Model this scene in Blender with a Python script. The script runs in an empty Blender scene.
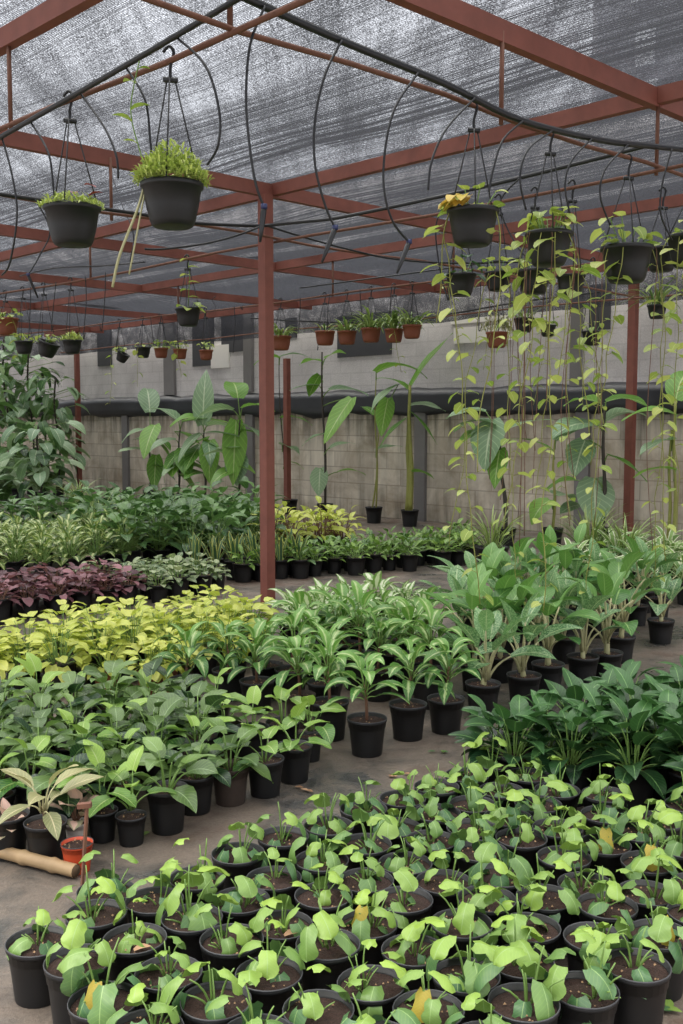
import bpy, math, random
from mathutils import Vector, noise

R = random.Random(11)
SC = bpy.context.scene
COL = SC.collection

# ------------------------------------------------------------------ camera geometry
F = 1036.0; PITCH = math.radians(5.02); H = 1.6
AU = math.radians(45.8)
UX, UY = math.sin(AU), math.cos(AU)          # building axis u (away to one side)
VX, VY = -math.cos(AU), math.sin(AU)         # building axis v (away to the other side)


def ray(px, py):
    dx = (px - 341.5) / F; dy = (512 - py) / F
    return Vector((dx, math.cos(PITCH) + dy * math.sin(PITCH), -math.sin(PITCH) + dy * math.cos(PITCH)))


def at(px, py, z=0.0):
    d = ray(px, py); k = (z - H) / d.z
    return Vector((d.x * k, d.y * k, z))


def on_u(px, py, u):
    d = ray(px, py); k = u / (d.x * UX + d.y * UY)
    return Vector((d.x * k, d.y * k, H + d.z * k))


def on_v(px, py, v):
    d = ray(px, py); k = v / (d.x * VX + d.y * VY)
    return Vector((d.x * k, d.y * k, H + d.z * k))


def W(u, v, z=0.0):
    return Vector((UX * u + VX * v, UY * u + VY * v, z))


def to_uv(p):
    return p.x * UX + p.y * UY, p.x * VX + p.y * VY


# ------------------------------------------------------------------ mesh builder
class MB:
    def __init__(s):
        s.v = []; s.f = []; s.uv = []; s.t = []; s.m = []

    def add(s, vs, fs, uvs=None, tone=0.5, mi=0):
        b = len(s.v)
        s.v.extend(tuple(x) for x in vs)
        s.uv.extend(uvs if uvs else [(0.5, 0.5)] * len(vs))
        s.t.extend([tone] * len(vs))
        for f in fs:
            s.f.append(tuple(i + b for i in f)); s.m.append(mi)

    def tube(s, pts, rad, n=5, tone=0.5, mi=0, cap=True):
        pts = [Vector(p) for p in pts]
        k = len(pts)
        rs = rad if isinstance(rad, (list, tuple)) else [rad] * k
        vs = []; fs = []
        ref = None
        for i, p in enumerate(pts):
            d = (pts[min(i + 1, k - 1)] - pts[max(i - 1, 0)])
            if d.length < 1e-9: d = Vector((0, 0, 1))
            d.normalize()
            if ref is None:
                ref = Vector((1, 0, 0)) if abs(d.x) < 0.8 else Vector((0, 1, 0))
            a = ref - d * ref.dot(d)
            if a.length < 1e-6: a = d.orthogonal()
            a.normalize(); ref = a
            b = d.cross(a)
            for j in range(n):
                th = 2 * math.pi * j / n
                vs.append(p + (a * math.cos(th) + b * math.sin(th)) * rs[i])
        for i in range(k - 1):
            for j in range(n):
                fs.append((i * n + j, i * n + (j + 1) % n, (i + 1) * n + (j + 1) % n, (i + 1) * n + j))
        if cap:
            fs.append(tuple(range(n))[::-1]); fs.append(tuple((k - 1) * n + j for j in range(n)))
        s.add(vs, fs, [(0.5, i / max(1, k - 1)) for i in range(k) for j in range(n)], tone, mi)

    def lathe(s, prof, n=20, tone=0.5, mi=0, c=(0, 0, 0), cap0=False, cap1=False):
        vs = []; fs = []
        for (r, z) in prof:
            for j in range(n):
                th = 2 * math.pi * j / n
                vs.append((c[0] + r * math.cos(th), c[1] + r * math.sin(th), c[2] + z))
        k = len(prof)
        for i in range(k - 1):
            for j in range(n):
                fs.append((i * n + j, i * n + (j + 1) % n, (i + 1) * n + (j + 1) % n, (i + 1) * n + j))
        if cap0: fs.append(tuple(range(n))[::-1])
        if cap1: fs.append(tuple((k - 1) * n + j for j in range(n)))
        s.add(vs, fs, None, tone, mi)

    def box(s, a, b, w, h, mi=0):
        """square bar from a to b, width w sideways, height h upward"""
        a = Vector(a); b = Vector(b); d = (b - a).normalized()
        up = Vector((0, 0, 1)) if abs(d.z) < 0.9 else Vector((UX, UY, 0))
        sd = d.cross(up).normalized(); up = sd.cross(d)
        vs = []
        for p in (a, b):
            for (x, y) in ((-1, -1), (1, -1), (1, 1), (-1, 1)):
                vs.append(p + sd * (x * w / 2) + up * (y * h / 2))
        s.add(vs, [(0, 3, 2, 1), (4, 5, 6, 7), (0, 1, 5, 4), (1, 2, 6, 5), (2, 3, 7, 6), (3, 0, 4, 7)], None, 0.5, mi)

    def leaf(s, base, az, el, L, hw, prof, droop=0.6, fold=0.25, nl=6, nc=4, tone=0.5, lobe=0.0, roll=0.0, wave=0.0, mi=0):
        p = Vector(base); e = el
        sa, ca = math.sin(az), math.cos(az)
        vs = []; uvs = []; fs = []
        side0 = Vector((-sa, ca, 0))
        ph = R.random() * 6.28
        for i in range(nl + 1):
            t = 1 - (1 - i / nl) ** 1.35
            dt = (1 - (1 - (i + 1) / nl) ** 1.35 - t) if i < nl else 0
            d = Vector((math.cos(e) * ca, math.cos(e) * sa, math.sin(e)))
            n0 = side0.cross(d) * -1.0
            sd = side0 * math.cos(roll) + n0 * math.sin(roll)
            nn = sd.cross(d) * -1.0
            if nn.z < 0 and abs(e) < 1.5 and abs(roll) < 1.2: nn = -nn
            w = hw * prof(t)
            fo = fold * (1 - 0.5 * t)
            for j in range(nc + 1):
                c = -1 + 2 * j / nc
                ac = abs(c)
                q = p + sd * (c * w * math.cos(fo * ac)) + nn * (ac * w * math.sin(fo) + wave * hw * math.sin(ph + 9 * t + 2 * c) * ac)
                if lobe and t < 0.3:
                    q = q - d * (lobe * L * ac ** 1.5 * (1 - t / 0.3))
                vs.append(q); uvs.append((0.5 + c * 0.5, t))
            p = p + d * (L * dt)
            e -= droop * dt
        m = nc + 1
        for i in range(nl):
            for j in range(nc):
                fs.append((i * m + j, i * m + j + 1, (i + 1) * m + j + 1, (i + 1) * m + j))
        s.add(vs, fs, uvs, tone, mi)

    def mesh(s, name, mats, smooth=True):
        me = bpy.data.meshes.new(name)
        me.from_pydata(s.v, [], s.f)
        if not isinstance(mats, (list, tuple)): mats = [mats]
        for m in mats: me.materials.append(m)
        if s.f:
            me.polygons.foreach_set('material_index', s.m)
            me.polygons.foreach_set('use_smooth', [smooth] * len(s.f))
            ul = me.uv_layers.new(name='UVMap')
            li = [0] * len(me.loops); me.loops.foreach_get('vertex_index', li)
            flat = []
            for i in li: flat.extend(s.uv[i])
            ul.data.foreach_set('uv', flat)
            at_ = me.attributes.new('tone', 'FLOAT', 'POINT')
            at_.data.foreach_set('value', s.t)
        me.update()
        return me


def link(name, data, parent=None, loc=None, rz=None, label=None):
    o = bpy.data.objects.new(name, data); COL.objects.link(o)
    if parent: o.parent = parent
    if loc is not None: o.location = loc
    if rz is not None: o.rotation_euler = (0, 0, rz)
    if label: o['label'] = label
    return o


def tag(o, label, cat, group=None, kind=None):
    if label: o['label'] = label
    if cat: o['category'] = cat
    if group: o['group'] = group
    if kind: o['kind'] = kind
    return o


def thing(name, label, cat, loc=(0, 0, 0), rz=0.0, group=None):
    o = link(name, None, None, loc, rz); o.empty_display_size = 0.1
    return tag(o, label, cat, group)


def structure(name, me, label=None):
    o = link(name, me); o['kind'] = 'structure'
    if label: o['label'] = label
    return o


# leaf outlines (half width over length)
def p_ovate(t): return max(0.0, math.sin(math.pi * min(1, t * 0.93 + 0.07) ** 0.75)) * (1 if t < .97 else 0.4) + (0.02 if t < 1 else 0)
def p_lance(t): return max(0.0, math.sin(math.pi * (0.04 + 0.96 * t) ** 0.85)) ** 0.9
def p_heart(t): return max(0.0, (0.62 + 1.6 * t) if t < 0.22 else math.cos((t - 0.22) / 0.78 * math.pi / 2) ** 0.75)
def p_fiddle(t):
    if t < 0.2: return 0.5 + 2.0 * t
    if t < 0.42: return 0.9 - (t - 0.2) * 0.75
    if t < 0.68: return 0.735 + (t - 0.42) * 1.0
    return 0.995 * math.sqrt(max(0, 1 - ((t - 0.68) / 0.32) ** 2))
def p_strap(t): return (0.7 + 0.6 * t) if t < 0.5 else max(0, 1 - ((t - 0.5) / 0.5) ** 2.2)
def p_sword(t): return 0.8 + 0.4 * t if t < 0.5 else max(0, 1 - ((t - 0.5) / 0.5) ** 3)


# ------------------------------------------------------------------ materials
def new_mat(name):
    m = bpy.data.materials.new(name); m.use_nodes = True
    nt = m.node_tree; nt.nodes.clear()
    return m, nt, nt.nodes, nt.links


def srgb(r, g, b):
    f = lambda c: (c / 255 / 12.92) if c / 255 <= 0.04045 else ((c / 255 + 0.055) / 1.055) ** 2.4
    return (f(r), f(g), f(b), 1)


def mixc(N, L, fac, a, b, mode='MIX'):
    n = N.new('ShaderNodeMix'); n.data_type = 'RGBA'; n.blend_type = mode
    if hasattr(fac, 'is_linked') or not isinstance(fac, (int, float)): L.new(fac, n.inputs['Factor'])
    else: n.inputs['Factor'].default_value = fac
    for sock, val in ((n.inputs[6], a), (n.inputs[7], b)):
        if isinstance(val, tuple): sock.default_value = val
        else: L.new(val, sock)
    return n.outputs[2]


def math_(N, L, op, a, b=None, c=None):
    n = N.new('ShaderNodeMath'); n.operation = op
    for i, x in enumerate((a, b, c)):
        if x is None: continue
        if isinstance(x, (int, float)): n.inputs[i].default_value = x
        else: L.new(x, n.inputs[i])
    return n.outputs[0]


def ramp(N, L, fac, stops):
    n = N.new('ShaderNodeValToRGB')
    e = n.color_ramp.elements
    while len(e) < len(stops): e.new(0.5)
    for i, (p, c) in enumerate(stops):
        e[i].position = p; e[i].color = c if isinstance(c, tuple) else (c, c, c, 1)
    L.new(fac, n.inputs[0])
    return n.outputs[0]


def tex_noise(N, L, scale, detail=3, rough=0.5, vec=None, dist=0.0):
    n = N.new('ShaderNodeTexNoise'); n.inputs['Scale'].default_value = scale
    n.inputs['Detail'].default_value = detail; n.inputs['Roughness'].default_value = rough
    n.inputs['Distortion'].default_value = dist
    if vec is not None: L.new(vec, n.inputs['Vector'])
    return n.outputs['Fac']


def objco(N): return N.new('ShaderNodeTexCoord').outputs['Object']


def bump(N, L, h, strength=0.3, dist=0.01):
    n = N.new('ShaderNodeBump'); n.inputs['Strength'].default_value = strength; n.inputs['Distance'].default_value = dist
    L.new(h, n.inputs['Height']); return n.outputs[0]


def simple(name, col, rough=0.5, var=0.25, scale=20, metallic=0, bmp=0.0, spec=0.5):
    m, nt, N, L = new_mat(name)
    o = N.new('ShaderNodeOutputMaterial'); b = N.new('ShaderNodeBsdfPrincipled')
    f = tex_noise(N, L, scale, 4, 0.6, objco(N))
    dark = tuple(c * (1 - var) for c in col[:3]) + (1,); lite = tuple(min(1, c * (1 + var)) for c in col[:3]) + (1,)
    L.new(mixc(N, L, f, dark, lite), b.inputs['Base Color'])
    b.inputs['Roughness'].default_value = rough; b.inputs['Metallic'].default_value = metallic
    b.inputs['Specular IOR Level'].default_value = spec
    if bmp: L.new(bump(N, L, f, bmp), b.inputs['Normal'])
    L.new(b.outputs[0], o.inputs[0])
    return m


def leafmat(name, dark, light, mid=None, midw=0.05, edge=None, edgew=0.0, var=None, varscale=30, varcut=0.55, centre=None, centrew=0.4,
            rough=0.38, trans=0.28, veins=0.35, hue=0.12, spec=0.5):
    m, nt, N, L = new_mat(name)
    o = N.new('ShaderNodeOutputMaterial'); b = N.new('ShaderNodeBsdfPrincipled')
    at_ = N.new('ShaderNodeAttribute'); at_.attribute_name = 'tone'
    uvn = N.new('ShaderNodeUVMap'); sep = N.new('ShaderNodeSeparateXYZ'); L.new(uvn.outputs[0], sep.inputs[0])
    u, v = sep.outputs[0], sep.outputs[1]
    ac = math_(N, L, 'MULTIPLY', math_(N, L, 'ABSOLUTE', math_(N, L, 'SUBTRACT', u, 0.5)), 2.0)
    oi = N.new('ShaderNodeObjectInfo')
    tone = math_(N, L, 'ADD', at_.outputs['Fac'], math_(N, L, 'MULTIPLY', math_(N, L, 'SUBTRACT', oi.outputs['Random'], 0.5), hue * 2))
    ob = objco(N)
    nz = tex_noise(N, L, 25, 3, 0.6, ob)
    tone = math_(N, L, 'ADD', tone, math_(N, L, 'MULTIPLY', math_(N, L, 'SUBTRACT', nz, 0.5), 0.3))
    cl = N.new('ShaderNodeClamp'); L.new(tone, cl.inputs[0])
    col = mixc(N, L, cl.outputs[0], dark, light)
    if centre:
        f = math_(N, L, 'SUBTRACT', centrew, math_(N, L, 'ADD', ac, math_(N, L, 'MULTIPLY', math_(N, L, 'SUBTRACT', tex_noise(N, L, varscale, 2, 0.6, ob), 0.5), 0.9)))
        f = ramp(N, L, f, [(0.0, 0.0), (0.18, 1.0)])
        col = mixc(N, L, f, col, centre)
    if var:
        f = ramp(N, L, tex_noise(N, L, varscale, 2, 0.65, ob), [(varcut, 0.0), (varcut + 0.06, 1.0)])
        col = mixc(N, L, math_(N, L, 'MULTIPLY', f, 0.85), col, var)
    if veins:
        w = math_(N, L, 'SINE', math_(N, L, 'MULTIPLY', math_(N, L, 'SUBTRACT', v, math_(N, L, 'MULTIPLY', ac, 0.25)), 55.0))
        f = math_(N, L, 'MULTIPLY', ramp(N, L, w, [(0.75, 0.0), (1.0, 1.0)]), veins)
        col = mixc(N, L, f, col, tuple(min(1, c * 1.9 + 0.015) for c in light[:3]) + (1,))
    if edge:
        f = ramp(N, L, ac, [(1 - edgew - 0.08, 0.0), (1 - edgew, 1.0)])
        col = mixc(N, L, f, col, edge)
    if mid:
        f = ramp(N, L, ac, [(midw * 0.6, 1.0), (midw * 1.5, 0.0)])
        col = mixc(N, L, f, col, mid)
    L.new(col, b.inputs['Base Color'])
    b.inputs['Roughness'].default_value = rough
    b.inputs['Specular IOR Level'].default_value = spec
    t = N.new('ShaderNodeBsdfTranslucent'); L.new(mixc(N, L, 0.35, col, (0.5, 0.7, 0.05, 1), 'MULTIPLY'), t.inputs[0])
    mx = N.new('ShaderNodeMixShader'); mx.inputs[0].default_value = trans
    L.new(b.outputs[0], mx.inputs[1]); L.new(t.outputs[0], mx.inputs[2]); L.new(mx.outputs[0], o.inputs[0])
    return m


M = {}
M['pot'] = simple('black_nursery_plastic', srgb(19, 19, 21), 0.5, 0.3, 12)
M['pot_dusty'] = simple('dusty_plastic', srgb(62, 50, 44), 0.8, 0.5, 18)
M['rim'] = simple('grey_pot_rim', srgb(62, 62, 66), 0.5, 0.4, 30)  # lighter grey than the black pot body
M['green_pot'] = simple('dark_green_plastic', srgb(22, 44, 34), 0.45, 0.2, 12)
M['terra'] = simple('terracotta_plastic', srgb(128, 70, 48), 0.6, 0.3, 14)
M['red_pot'] = simple('orange_red_plastic', srgb(190, 70, 38), 0.45, 0.12, 10)
M['white_cup'] = simple('white_cup_plastic', srgb(205, 196, 190), 0.5, 0.1, 10)
M['soil'] = simple('dark_potting_soil', srgb(60, 42, 35), 0.95, 0.9, 160, bmp=1.0)
M['chip'] = simple('soil_chip', srgb(150, 120, 90), 0.9, 0.4, 40)
M['steel'] = simple('red_oxide_steel', srgb(128, 74, 62), 0.6, 0.3, 9, bmp=0.1)
M['rod'] = simple('rusty_rod', srgb(112, 74, 58), 0.75, 0.4, 25)
M['pipe'] = simple('black_polythene_pipe', srgb(22, 23, 27), 0.4, 0.2, 10)
M['wire'] = simple('dark_hanger_wire', srgb(35, 35, 38), 0.5, 0.2, 10)
M['blue'] = simple('blue_emitter', srgb(40, 48, 90), 0.4, 0.1, 10)
M['bamboo'] = simple('dry_bamboo', srgb(160, 134, 100), 0.6, 0.3, 14)
M['bamboo_end'] = simple('bamboo_pith', srgb(90, 70, 50), 0.9, 0.3, 40)
M['stem'] = simple('green_stem', srgb(110, 140, 70), 0.5, 0.25, 20)
M['pale_stem'] = simple('pale_cane', srgb(176, 172, 130), 0.55, 0.25, 30)
M['brown_stem'] = simple('woody_stem', srgb(110, 78, 60), 0.7, 0.3, 30)
M['dark_stem'] = simple('dark_cane', srgb(58, 52, 44), 0.6, 0.3, 20)
M['yellow_stem'] = simple('yellow_green_cane', srgb(138, 140, 68), 0.5, 0.3, 10)
M['whitewire'] = simple('white_cord', srgb(190, 185, 180), 0.6, 0.1, 10)

M['seedling'] = leafmat('seedling_leaf', srgb(80, 118, 76), srgb(152, 182, 78), mid=srgb(150, 180, 112), midw=0.03, rough=0.36, veins=0.06, hue=0.25, trans=0.2)
M['yellow_leaf'] = leafmat('yellowed_leaf', srgb(160, 140, 52), srgb(204, 184, 78), rough=0.5, veins=0.1)
M['withered'] = leafmat('withered_yellow_leaf', srgb(206, 158, 62), srgb(240, 214, 112), rough=0.5, veins=0.1)
M['dry_leaf'] = leafmat('dry_tan_leaf', srgb(150, 110, 80), srgb(205, 165, 130), rough=0.8, veins=0.1)
M['philo'] = leafmat('philodendron_leaf', srgb(30, 60, 36), srgb(126, 156, 84), mid=srgb(150, 178, 124), midw=0.035, rough=0.34, veins=0.18, hue=0.2, spec=0.6)
M['philo_young'] = leafmat('young_philodendron_leaf', srgb(70, 116, 54), srgb(150, 182, 84), mid=srgb(180, 200, 130), midw=0.045, rough=0.34, veins=0.2)
M['glossy'] = leafmat('glossy_dark_leaf', srgb(18, 48, 28), srgb(76, 118, 64), mid=srgb(130, 172, 104), midw=0.04, rough=0.36, veins=0.2, hue=0.12, trans=0.18, spec=0.5)
M['lime'] = leafmat('lime_yellow_leaf', srgb(168, 184, 62), srgb(228, 230, 124), mid=srgb(225, 230, 160), midw=0.04, rough=0.45, veins=0.1, trans=0.35)
M['aglao'] = leafmat('silver_banded_leaf', srgb(56, 104, 46), srgb(120, 164, 78), centre=srgb(166, 192, 122), centrew=0.3, varscale=28, mid=srgb(205, 215, 165), midw=0.05, rough=0.36, veins=0.25)
M['dieff'] = leafmat('speckled_broad_leaf', srgb(62, 108, 66), srgb(122, 164, 106), var=srgb(164, 192, 142), varscale=110, varcut=0.5, mid=srgb(190, 210, 160), midw=0.05, rough=0.34, veins=0.25)
M['dieff_plain'] = leafmat('plain_broad_leaf', srgb(54, 104, 52), srgb(116, 160, 82), mid=srgb(160, 195, 120), midw=0.05, rough=0.34, veins=0.3)
M['white_var'] = leafmat('white_variegated_leaf', srgb(74, 120, 56), srgb(140, 175, 96), centre=srgb(225, 232, 200), centrew=0.55, varscale=22, rough=0.4, veins=0.0)
M['stripe'] = leafmat('white_edged_leaf', srgb(66, 112, 52), srgb(130, 165, 82), edge=srgb(220, 226, 190), edgew=0.32, rough=0.4, veins=0.0)
M['snake'] = leafmat('yellow_edged_sword_leaf', srgb(52, 84, 58), srgb(92, 124, 84), edge=srgb(200, 200, 110), edgew=0.2, rough=0.4, veins=0.1, trans=0.1)
M['small'] = leafmat('small_green_leaf', srgb(60, 100, 44), srgb(140, 174, 82), mid=srgb(180, 205, 130), midw=0.06, rough=0.4, veins=0.15)
M['purple'] = leafmat('purple_leaf', srgb(72, 40, 48), srgb(176, 122, 130), rough=0.42, veins=0.2, hue=0.2)
M['grey'] = leafmat('grey_green_leaf', srgb(80, 108, 70), srgb(178, 190, 144), mid=srgb(190, 195, 160), midw=0.07, rough=0.45, veins=0.3)
M['dark'] = leafmat('dark_leaf', srgb(38, 74, 40), srgb(112, 148, 84), mid=srgb(120, 160, 95), midw=0.05, rough=0.36, veins=0.25)
M['varieg'] = leafmat('cream_variegated_leaf', srgb(80, 112, 56), srgb(136, 160, 84), centre=srgb(206, 212, 150), centrew=0.4, rough=0.4, veins=0.1)
M['canna'] = leafmat('large_bright_leaf', srgb(70, 122, 48), srgb(134, 180, 76), mid=srgb(190, 212, 140), midw=0.05, rough=0.36, veins=0.3, trans=0.4)
M['canna_pale'] = leafmat('large_pale_leaf', srgb(112, 146, 110), srgb(168, 192, 150), mid=srgb(200, 215, 180), midw=0.05, rough=0.34, veins=0.25, trans=0.35)
M['vine'] = leafmat('trailing_vine_leaf', srgb(134, 164, 66), srgb(214, 220, 126), mid=srgb(220, 228, 156), midw=0.05, rough=0.4, veins=0.1, trans=0.4)
M['pink'] = leafmat('pink_variegated_leaf', srgb(120, 140, 100), srgb(214, 180, 165), centre=srgb(228, 190, 176), centrew=0.5, rough=0.45, veins=0.1)
M['bronze'] = leafmat('bronze_tinged_leaf', srgb(110, 118, 78), srgb(176, 172, 126), mid=srgb(200, 190, 150), midw=0.06, rough=0.4, veins=0.2)
M['fluff'] = leafmat('fine_lime_leaf', srgb(150, 172, 78), srgb(222, 232, 140), rough=0.5, veins=0.0)
M['red_leaf'] = leafmat('dark_red_leaf', srgb(80, 24, 28), srgb(150, 44, 46), rough=0.4, veins=0.1)
M['grassy'] = leafmat('grassy_leaf', srgb(84, 112, 56), srgb(160, 178, 104), rough=0.45, veins=0.0)


def net_material(NET_OPEN):
    m, nt, N, L = new_mat('woven_shade_net')
    o = N.new('ShaderNodeOutputMaterial')
    tc = objco(N)
    mp = N.new('ShaderNodeMapping'); L.new(tc, mp.inputs[0]); mp.inputs['Rotation'].default_value = (0, 0, -(math.pi / 2 - AU))
    mp.inputs['Scale'].default_value = (1.0, 0.55, 1.0)
    g1 = tex_noise(N, L, 125, 2, 0.7, mp.outputs[0])
    mp2 = N.new('ShaderNodeMapping'); L.new(tc, mp2.inputs[0]); mp2.inputs['Rotation'].default_value = (0, 0, -(math.pi / 2 - AU))
    mp2.inputs['Scale'].default_value = (1.0, 0.06, 1.0)
    st = tex_noise(N, L, 5.0, 5, 0.65, mp2.outputs[0])
    big = tex_noise(N, L, 0.35, 2, 0.5, tc)
    sx = N.new('ShaderNodeSeparateXYZ'); L.new(mp.outputs[0], sx.inputs[0])
    seam = math_(N, L, 'ABSOLUTE', math_(N, L, 'SUBTRACT', math_(N, L, 'FRACT', math_(N, L, 'MULTIPLY', sx.outputs[0], 0.52)), 0.5))
    seam = ramp(N, L, seam, [(0.0, 1.0), (0.035, 0.0)])
    # open-ness of the weave
    op = math_(N, L, 'ADD', math_(N, L, 'MULTIPLY', math_(N, L, 'SUBTRACT', g1, 0.5), 3.1), math_(N, L, 'MULTIPLY', math_(N, L, 'SUBTRACT', st, 0.5), 1.6))
    op = math_(N, L, 'ADD', op, math_(N, L, 'MULTIPLY', math_(N, L, 'SUBTRACT', big, 0.5), 0.4))
    op = math_(N, L, 'SUBTRACT', math_(N, L, 'ADD', op, NET_OPEN), math_(N, L, 'MULTIPLY', seam, 0.14))
    cl = N.new('ShaderNodeClamp'); L.new(op, cl.inputs[0]); cl.inputs[1].default_value = 0.02; cl.inputs[2].default_value = 0.95
    tr = N.new('ShaderNodeBsdfTransparent'); tr.inputs[0].default_value = (0.93, 0.95, 1.0, 1)
    df = N.new('ShaderNodeBsdfDiffuse'); df.inputs[0].default_value = (0.050, 0.051, 0.058, 1)
    tl = N.new('ShaderNodeBsdfTranslucent'); tl.inputs[0].default_value = (0.022, 0.023, 0.028, 1)
    mx0 = N.new('ShaderNodeAddShader'); L.new(df.outputs[0], mx0.inputs[0]); L.new(tl.outputs[0], mx0.inputs[1])
    mx = N.new('ShaderNodeMixShader'); L.new(cl.outputs[0], mx.inputs[0]); L.new(mx0.outputs[0], mx.inputs[1]); L.new(tr.outputs[0], mx.inputs[2])
    L.new(mx.outputs[0], o.inputs[0])
    return m


def floor_material():
    m, nt, N, L = new_mat('dirty_ground_sheet')
    o = N.new('ShaderNodeOutputMaterial'); b = N.new('ShaderNodeBsdfPrincipled')
    tc = objco(N)
    big = tex_noise(N, L, 1.3, 5, 0.62, tc, 0.6)
    med = tex_noise(N, L, 6, 6, 0.7, tc, 0.4)
    fine = tex_noise(N, L, 90, 3, 0.7, tc)
    base = ramp(N, L, big, [(0.38, srgb(72, 74, 74)), (0.48, srgb(100, 92, 85)), (0.56, srgb(112, 100, 90)), (0.64, srgb(98, 76, 64))])
    c = mixc(N, L, ramp(N, L, med, [(0.4, 0.0), (0.7, 0.75)]), base, srgb(138, 124, 112))
    c = mixc(N, L, ramp(N, L, med, [(0.28, 0.8), (0.42, 0.0)]), c, srgb(66, 54, 46))
    c = mixc(N, L, 0.6, c, ramp(N, L, fine, [(0.3, 0.45), (0.7, 1.0)]), 'MULTIPLY')
    L.new(c, b.inputs['Base Color'])
    L.new(ramp(N, L, big, [(0.36, 0.22), (0.6, 0.7)]), b.inputs['Roughness'])
    L.new(bump(N, L, math_(N, L, 'ADD', med, math_(N, L, 'MULTIPLY', fine, 0.2)), 0.5, 0.02), b.inputs['Normal'])
    L.new(b.outputs[0], o.inputs[0])
    return m


def wallco(N, L):
    """coordinates (along the wall, height, 0)"""
    g = objco(N)
    d = N.new('ShaderNodeVectorMath'); d.operation = 'DOT_PRODUCT'; L.new(g, d.inputs[0]); d.inputs[1].default_value = (VX, VY, 0)
    s = N.new('ShaderNodeSeparateXYZ'); L.new(g, s.inputs[0])
    c = N.new('ShaderNodeCombineXYZ'); L.new(d.outputs['Value'], c.inputs[0]); L.new(s.outputs[2], c.inputs[1])
    return c.outputs[0]


def block_wall_material():
    m, nt, N, L = new_mat('weathered_block_wall')
    o = N.new('ShaderNodeOutputMaterial'); b = N.new('ShaderNodeBsdfPrincipled')
    c2 = wallco(N, L)
    br = N.new('ShaderNodeTexBrick'); L.new(c2, br.inputs[0])
    br.inputs['Scale'].default_value = 1.0; br.inputs['Brick Width'].default_value = 0.62; br.inputs['Row Height'].default_value = 0.27
    br.inputs['Mortar Size'].default_value = 0.012; br.inputs['Mortar Smooth'].default_value = 0.6
    br.inputs['Color1'].default_value = srgb(226, 216, 200); br.inputs['Color2'].default_value = srgb(200, 190, 175); br.inputs['Mortar'].default_value = srgb(178, 168, 154)
    n1 = tex_noise(N, L, 1.6, 6, 0.65, c2, 0.5)
    mp = N.new('ShaderNodeMapping'); L.new(c2, mp.inputs[0]); mp.inputs['Scale'].default_value = (5, 0.5, 1)
    st = tex_noise(N, L, 1.0, 5, 0.6, mp.outputs[0])
    c = mixc(N, L, ramp(N, L, n1, [(0.4, 0.0), (0.66, 0.75)]), br.outputs[0], srgb(150, 134, 112))
    sz = N.new('ShaderNodeSeparateXYZ'); L.new(c2, sz.inputs[0])
    # dark damp streaks: stronger near the top and the foot
    hz = ramp(N, L, math_(N, L, 'MULTIPLY', sz.outputs[1], 0.55), [(0.0, 0.75), (0.3, 0.25), (0.6, 0.25), (0.95, 1.0)])
    c = mixc(N, L, math_(N, L, 'MULTIPLY', ramp(N, L, st, [(0.42, 0.0), (0.66, 1.0)]), hz), c, srgb(66, 63, 54))
    L.new(c, b.inputs['Base Color']); b.inputs['Roughness'].default_value = 0.92
    L.new(bump(N, L, math_(N, L, 'ADD', br.outputs['Fac'], n1), -0.4, 0.02), b.inputs['Normal'])
    L.new(b.outputs[0], o.inputs[0])
    return m


def upper_wall_material():
    m, nt, N, L = new_mat('pale_rendered_wall')
    o = N.new('ShaderNodeOutputMaterial'); b = N.new('ShaderNodeBsdfPrincipled')
    c2 = wallco(N, L)
    n1 = tex_noise(N, L, 1.1, 6, 0.6, c2, 0.3); fine = tex_noise(N, L, 45, 2, 0.7, c2)
    c = ramp(N, L, n1, [(0.35, srgb(196, 191, 190)), (0.65, srgb(226, 221, 220))])
    c = mixc(N, L, 0.5, c, ramp(N, L, fine, [(0.3, 0.55), (0.7, 1.0)]), 'MULTIPLY')
    sz = N.new('ShaderNodeSeparateXYZ'); L.new(c2, sz.inputs[0])
    br = N.new('ShaderNodeTexBrick'); L.new(c2, br.inputs[0]); br.inputs['Brick Width'].default_value = 0.5; br.inputs['Row Height'].default_value = 0.22
    br.inputs['Scale'].default_value = 1.0; br.inputs['Mortar Size'].default_value = 0.012
    br.inputs['Color1'].default_value = (1, 1, 1, 1); br.inputs['Color2'].default_value = (.92, .92, .92, 1); br.inputs['Mortar'].default_value = (.75, .75, .75, 1)
    c = mixc(N, L, ramp(N, L, sz.outputs[1], [(0.0, 0.3), (1.0, 0.5)]), c, br.outputs[0], 'MULTIPLY')
    L.new(c, b.inputs['Base Color']); b.inputs['Roughness'].default_value = 0.9
    L.new(b.outputs[0], o.inputs[0])
    return m


NET_OPEN = 0.38; TAPE = 0.0032
M['tape'] = simple('added_net_tape', srgb(58, 59, 64), 0.8, 0.3, 40)
M['net'] = net_material(NET_OPEN); M['net_edge'] = net_material(0.12); M['floor'] = floor_material(); M['block'] = block_wall_material(); M['upper'] = upper_wall_material()
M['band'] = simple('black_plastic_sheet', srgb(40, 41, 45), 0.4, 0.35, 4, bmp=0.3)
M['opening'] = simple('dark_opening', srgb(66, 66, 70), 0.8, 0.2, 3)
M['board'] = simple('pale_board', srgb(232, 228, 222), 0.8, 0.1, 3)
M['concrete'] = simple('grey_concrete', srgb(120, 117, 116), 0.9, 0.2, 3)
M['bld'] = simple('far_building_render', srgb(150, 150, 155), 0.9, 0.1, 0.4)
M['bldwin'] = simple('far_building_white_panel', srgb(240, 242, 245), 0.7, 0.03, 0.4)

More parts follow.
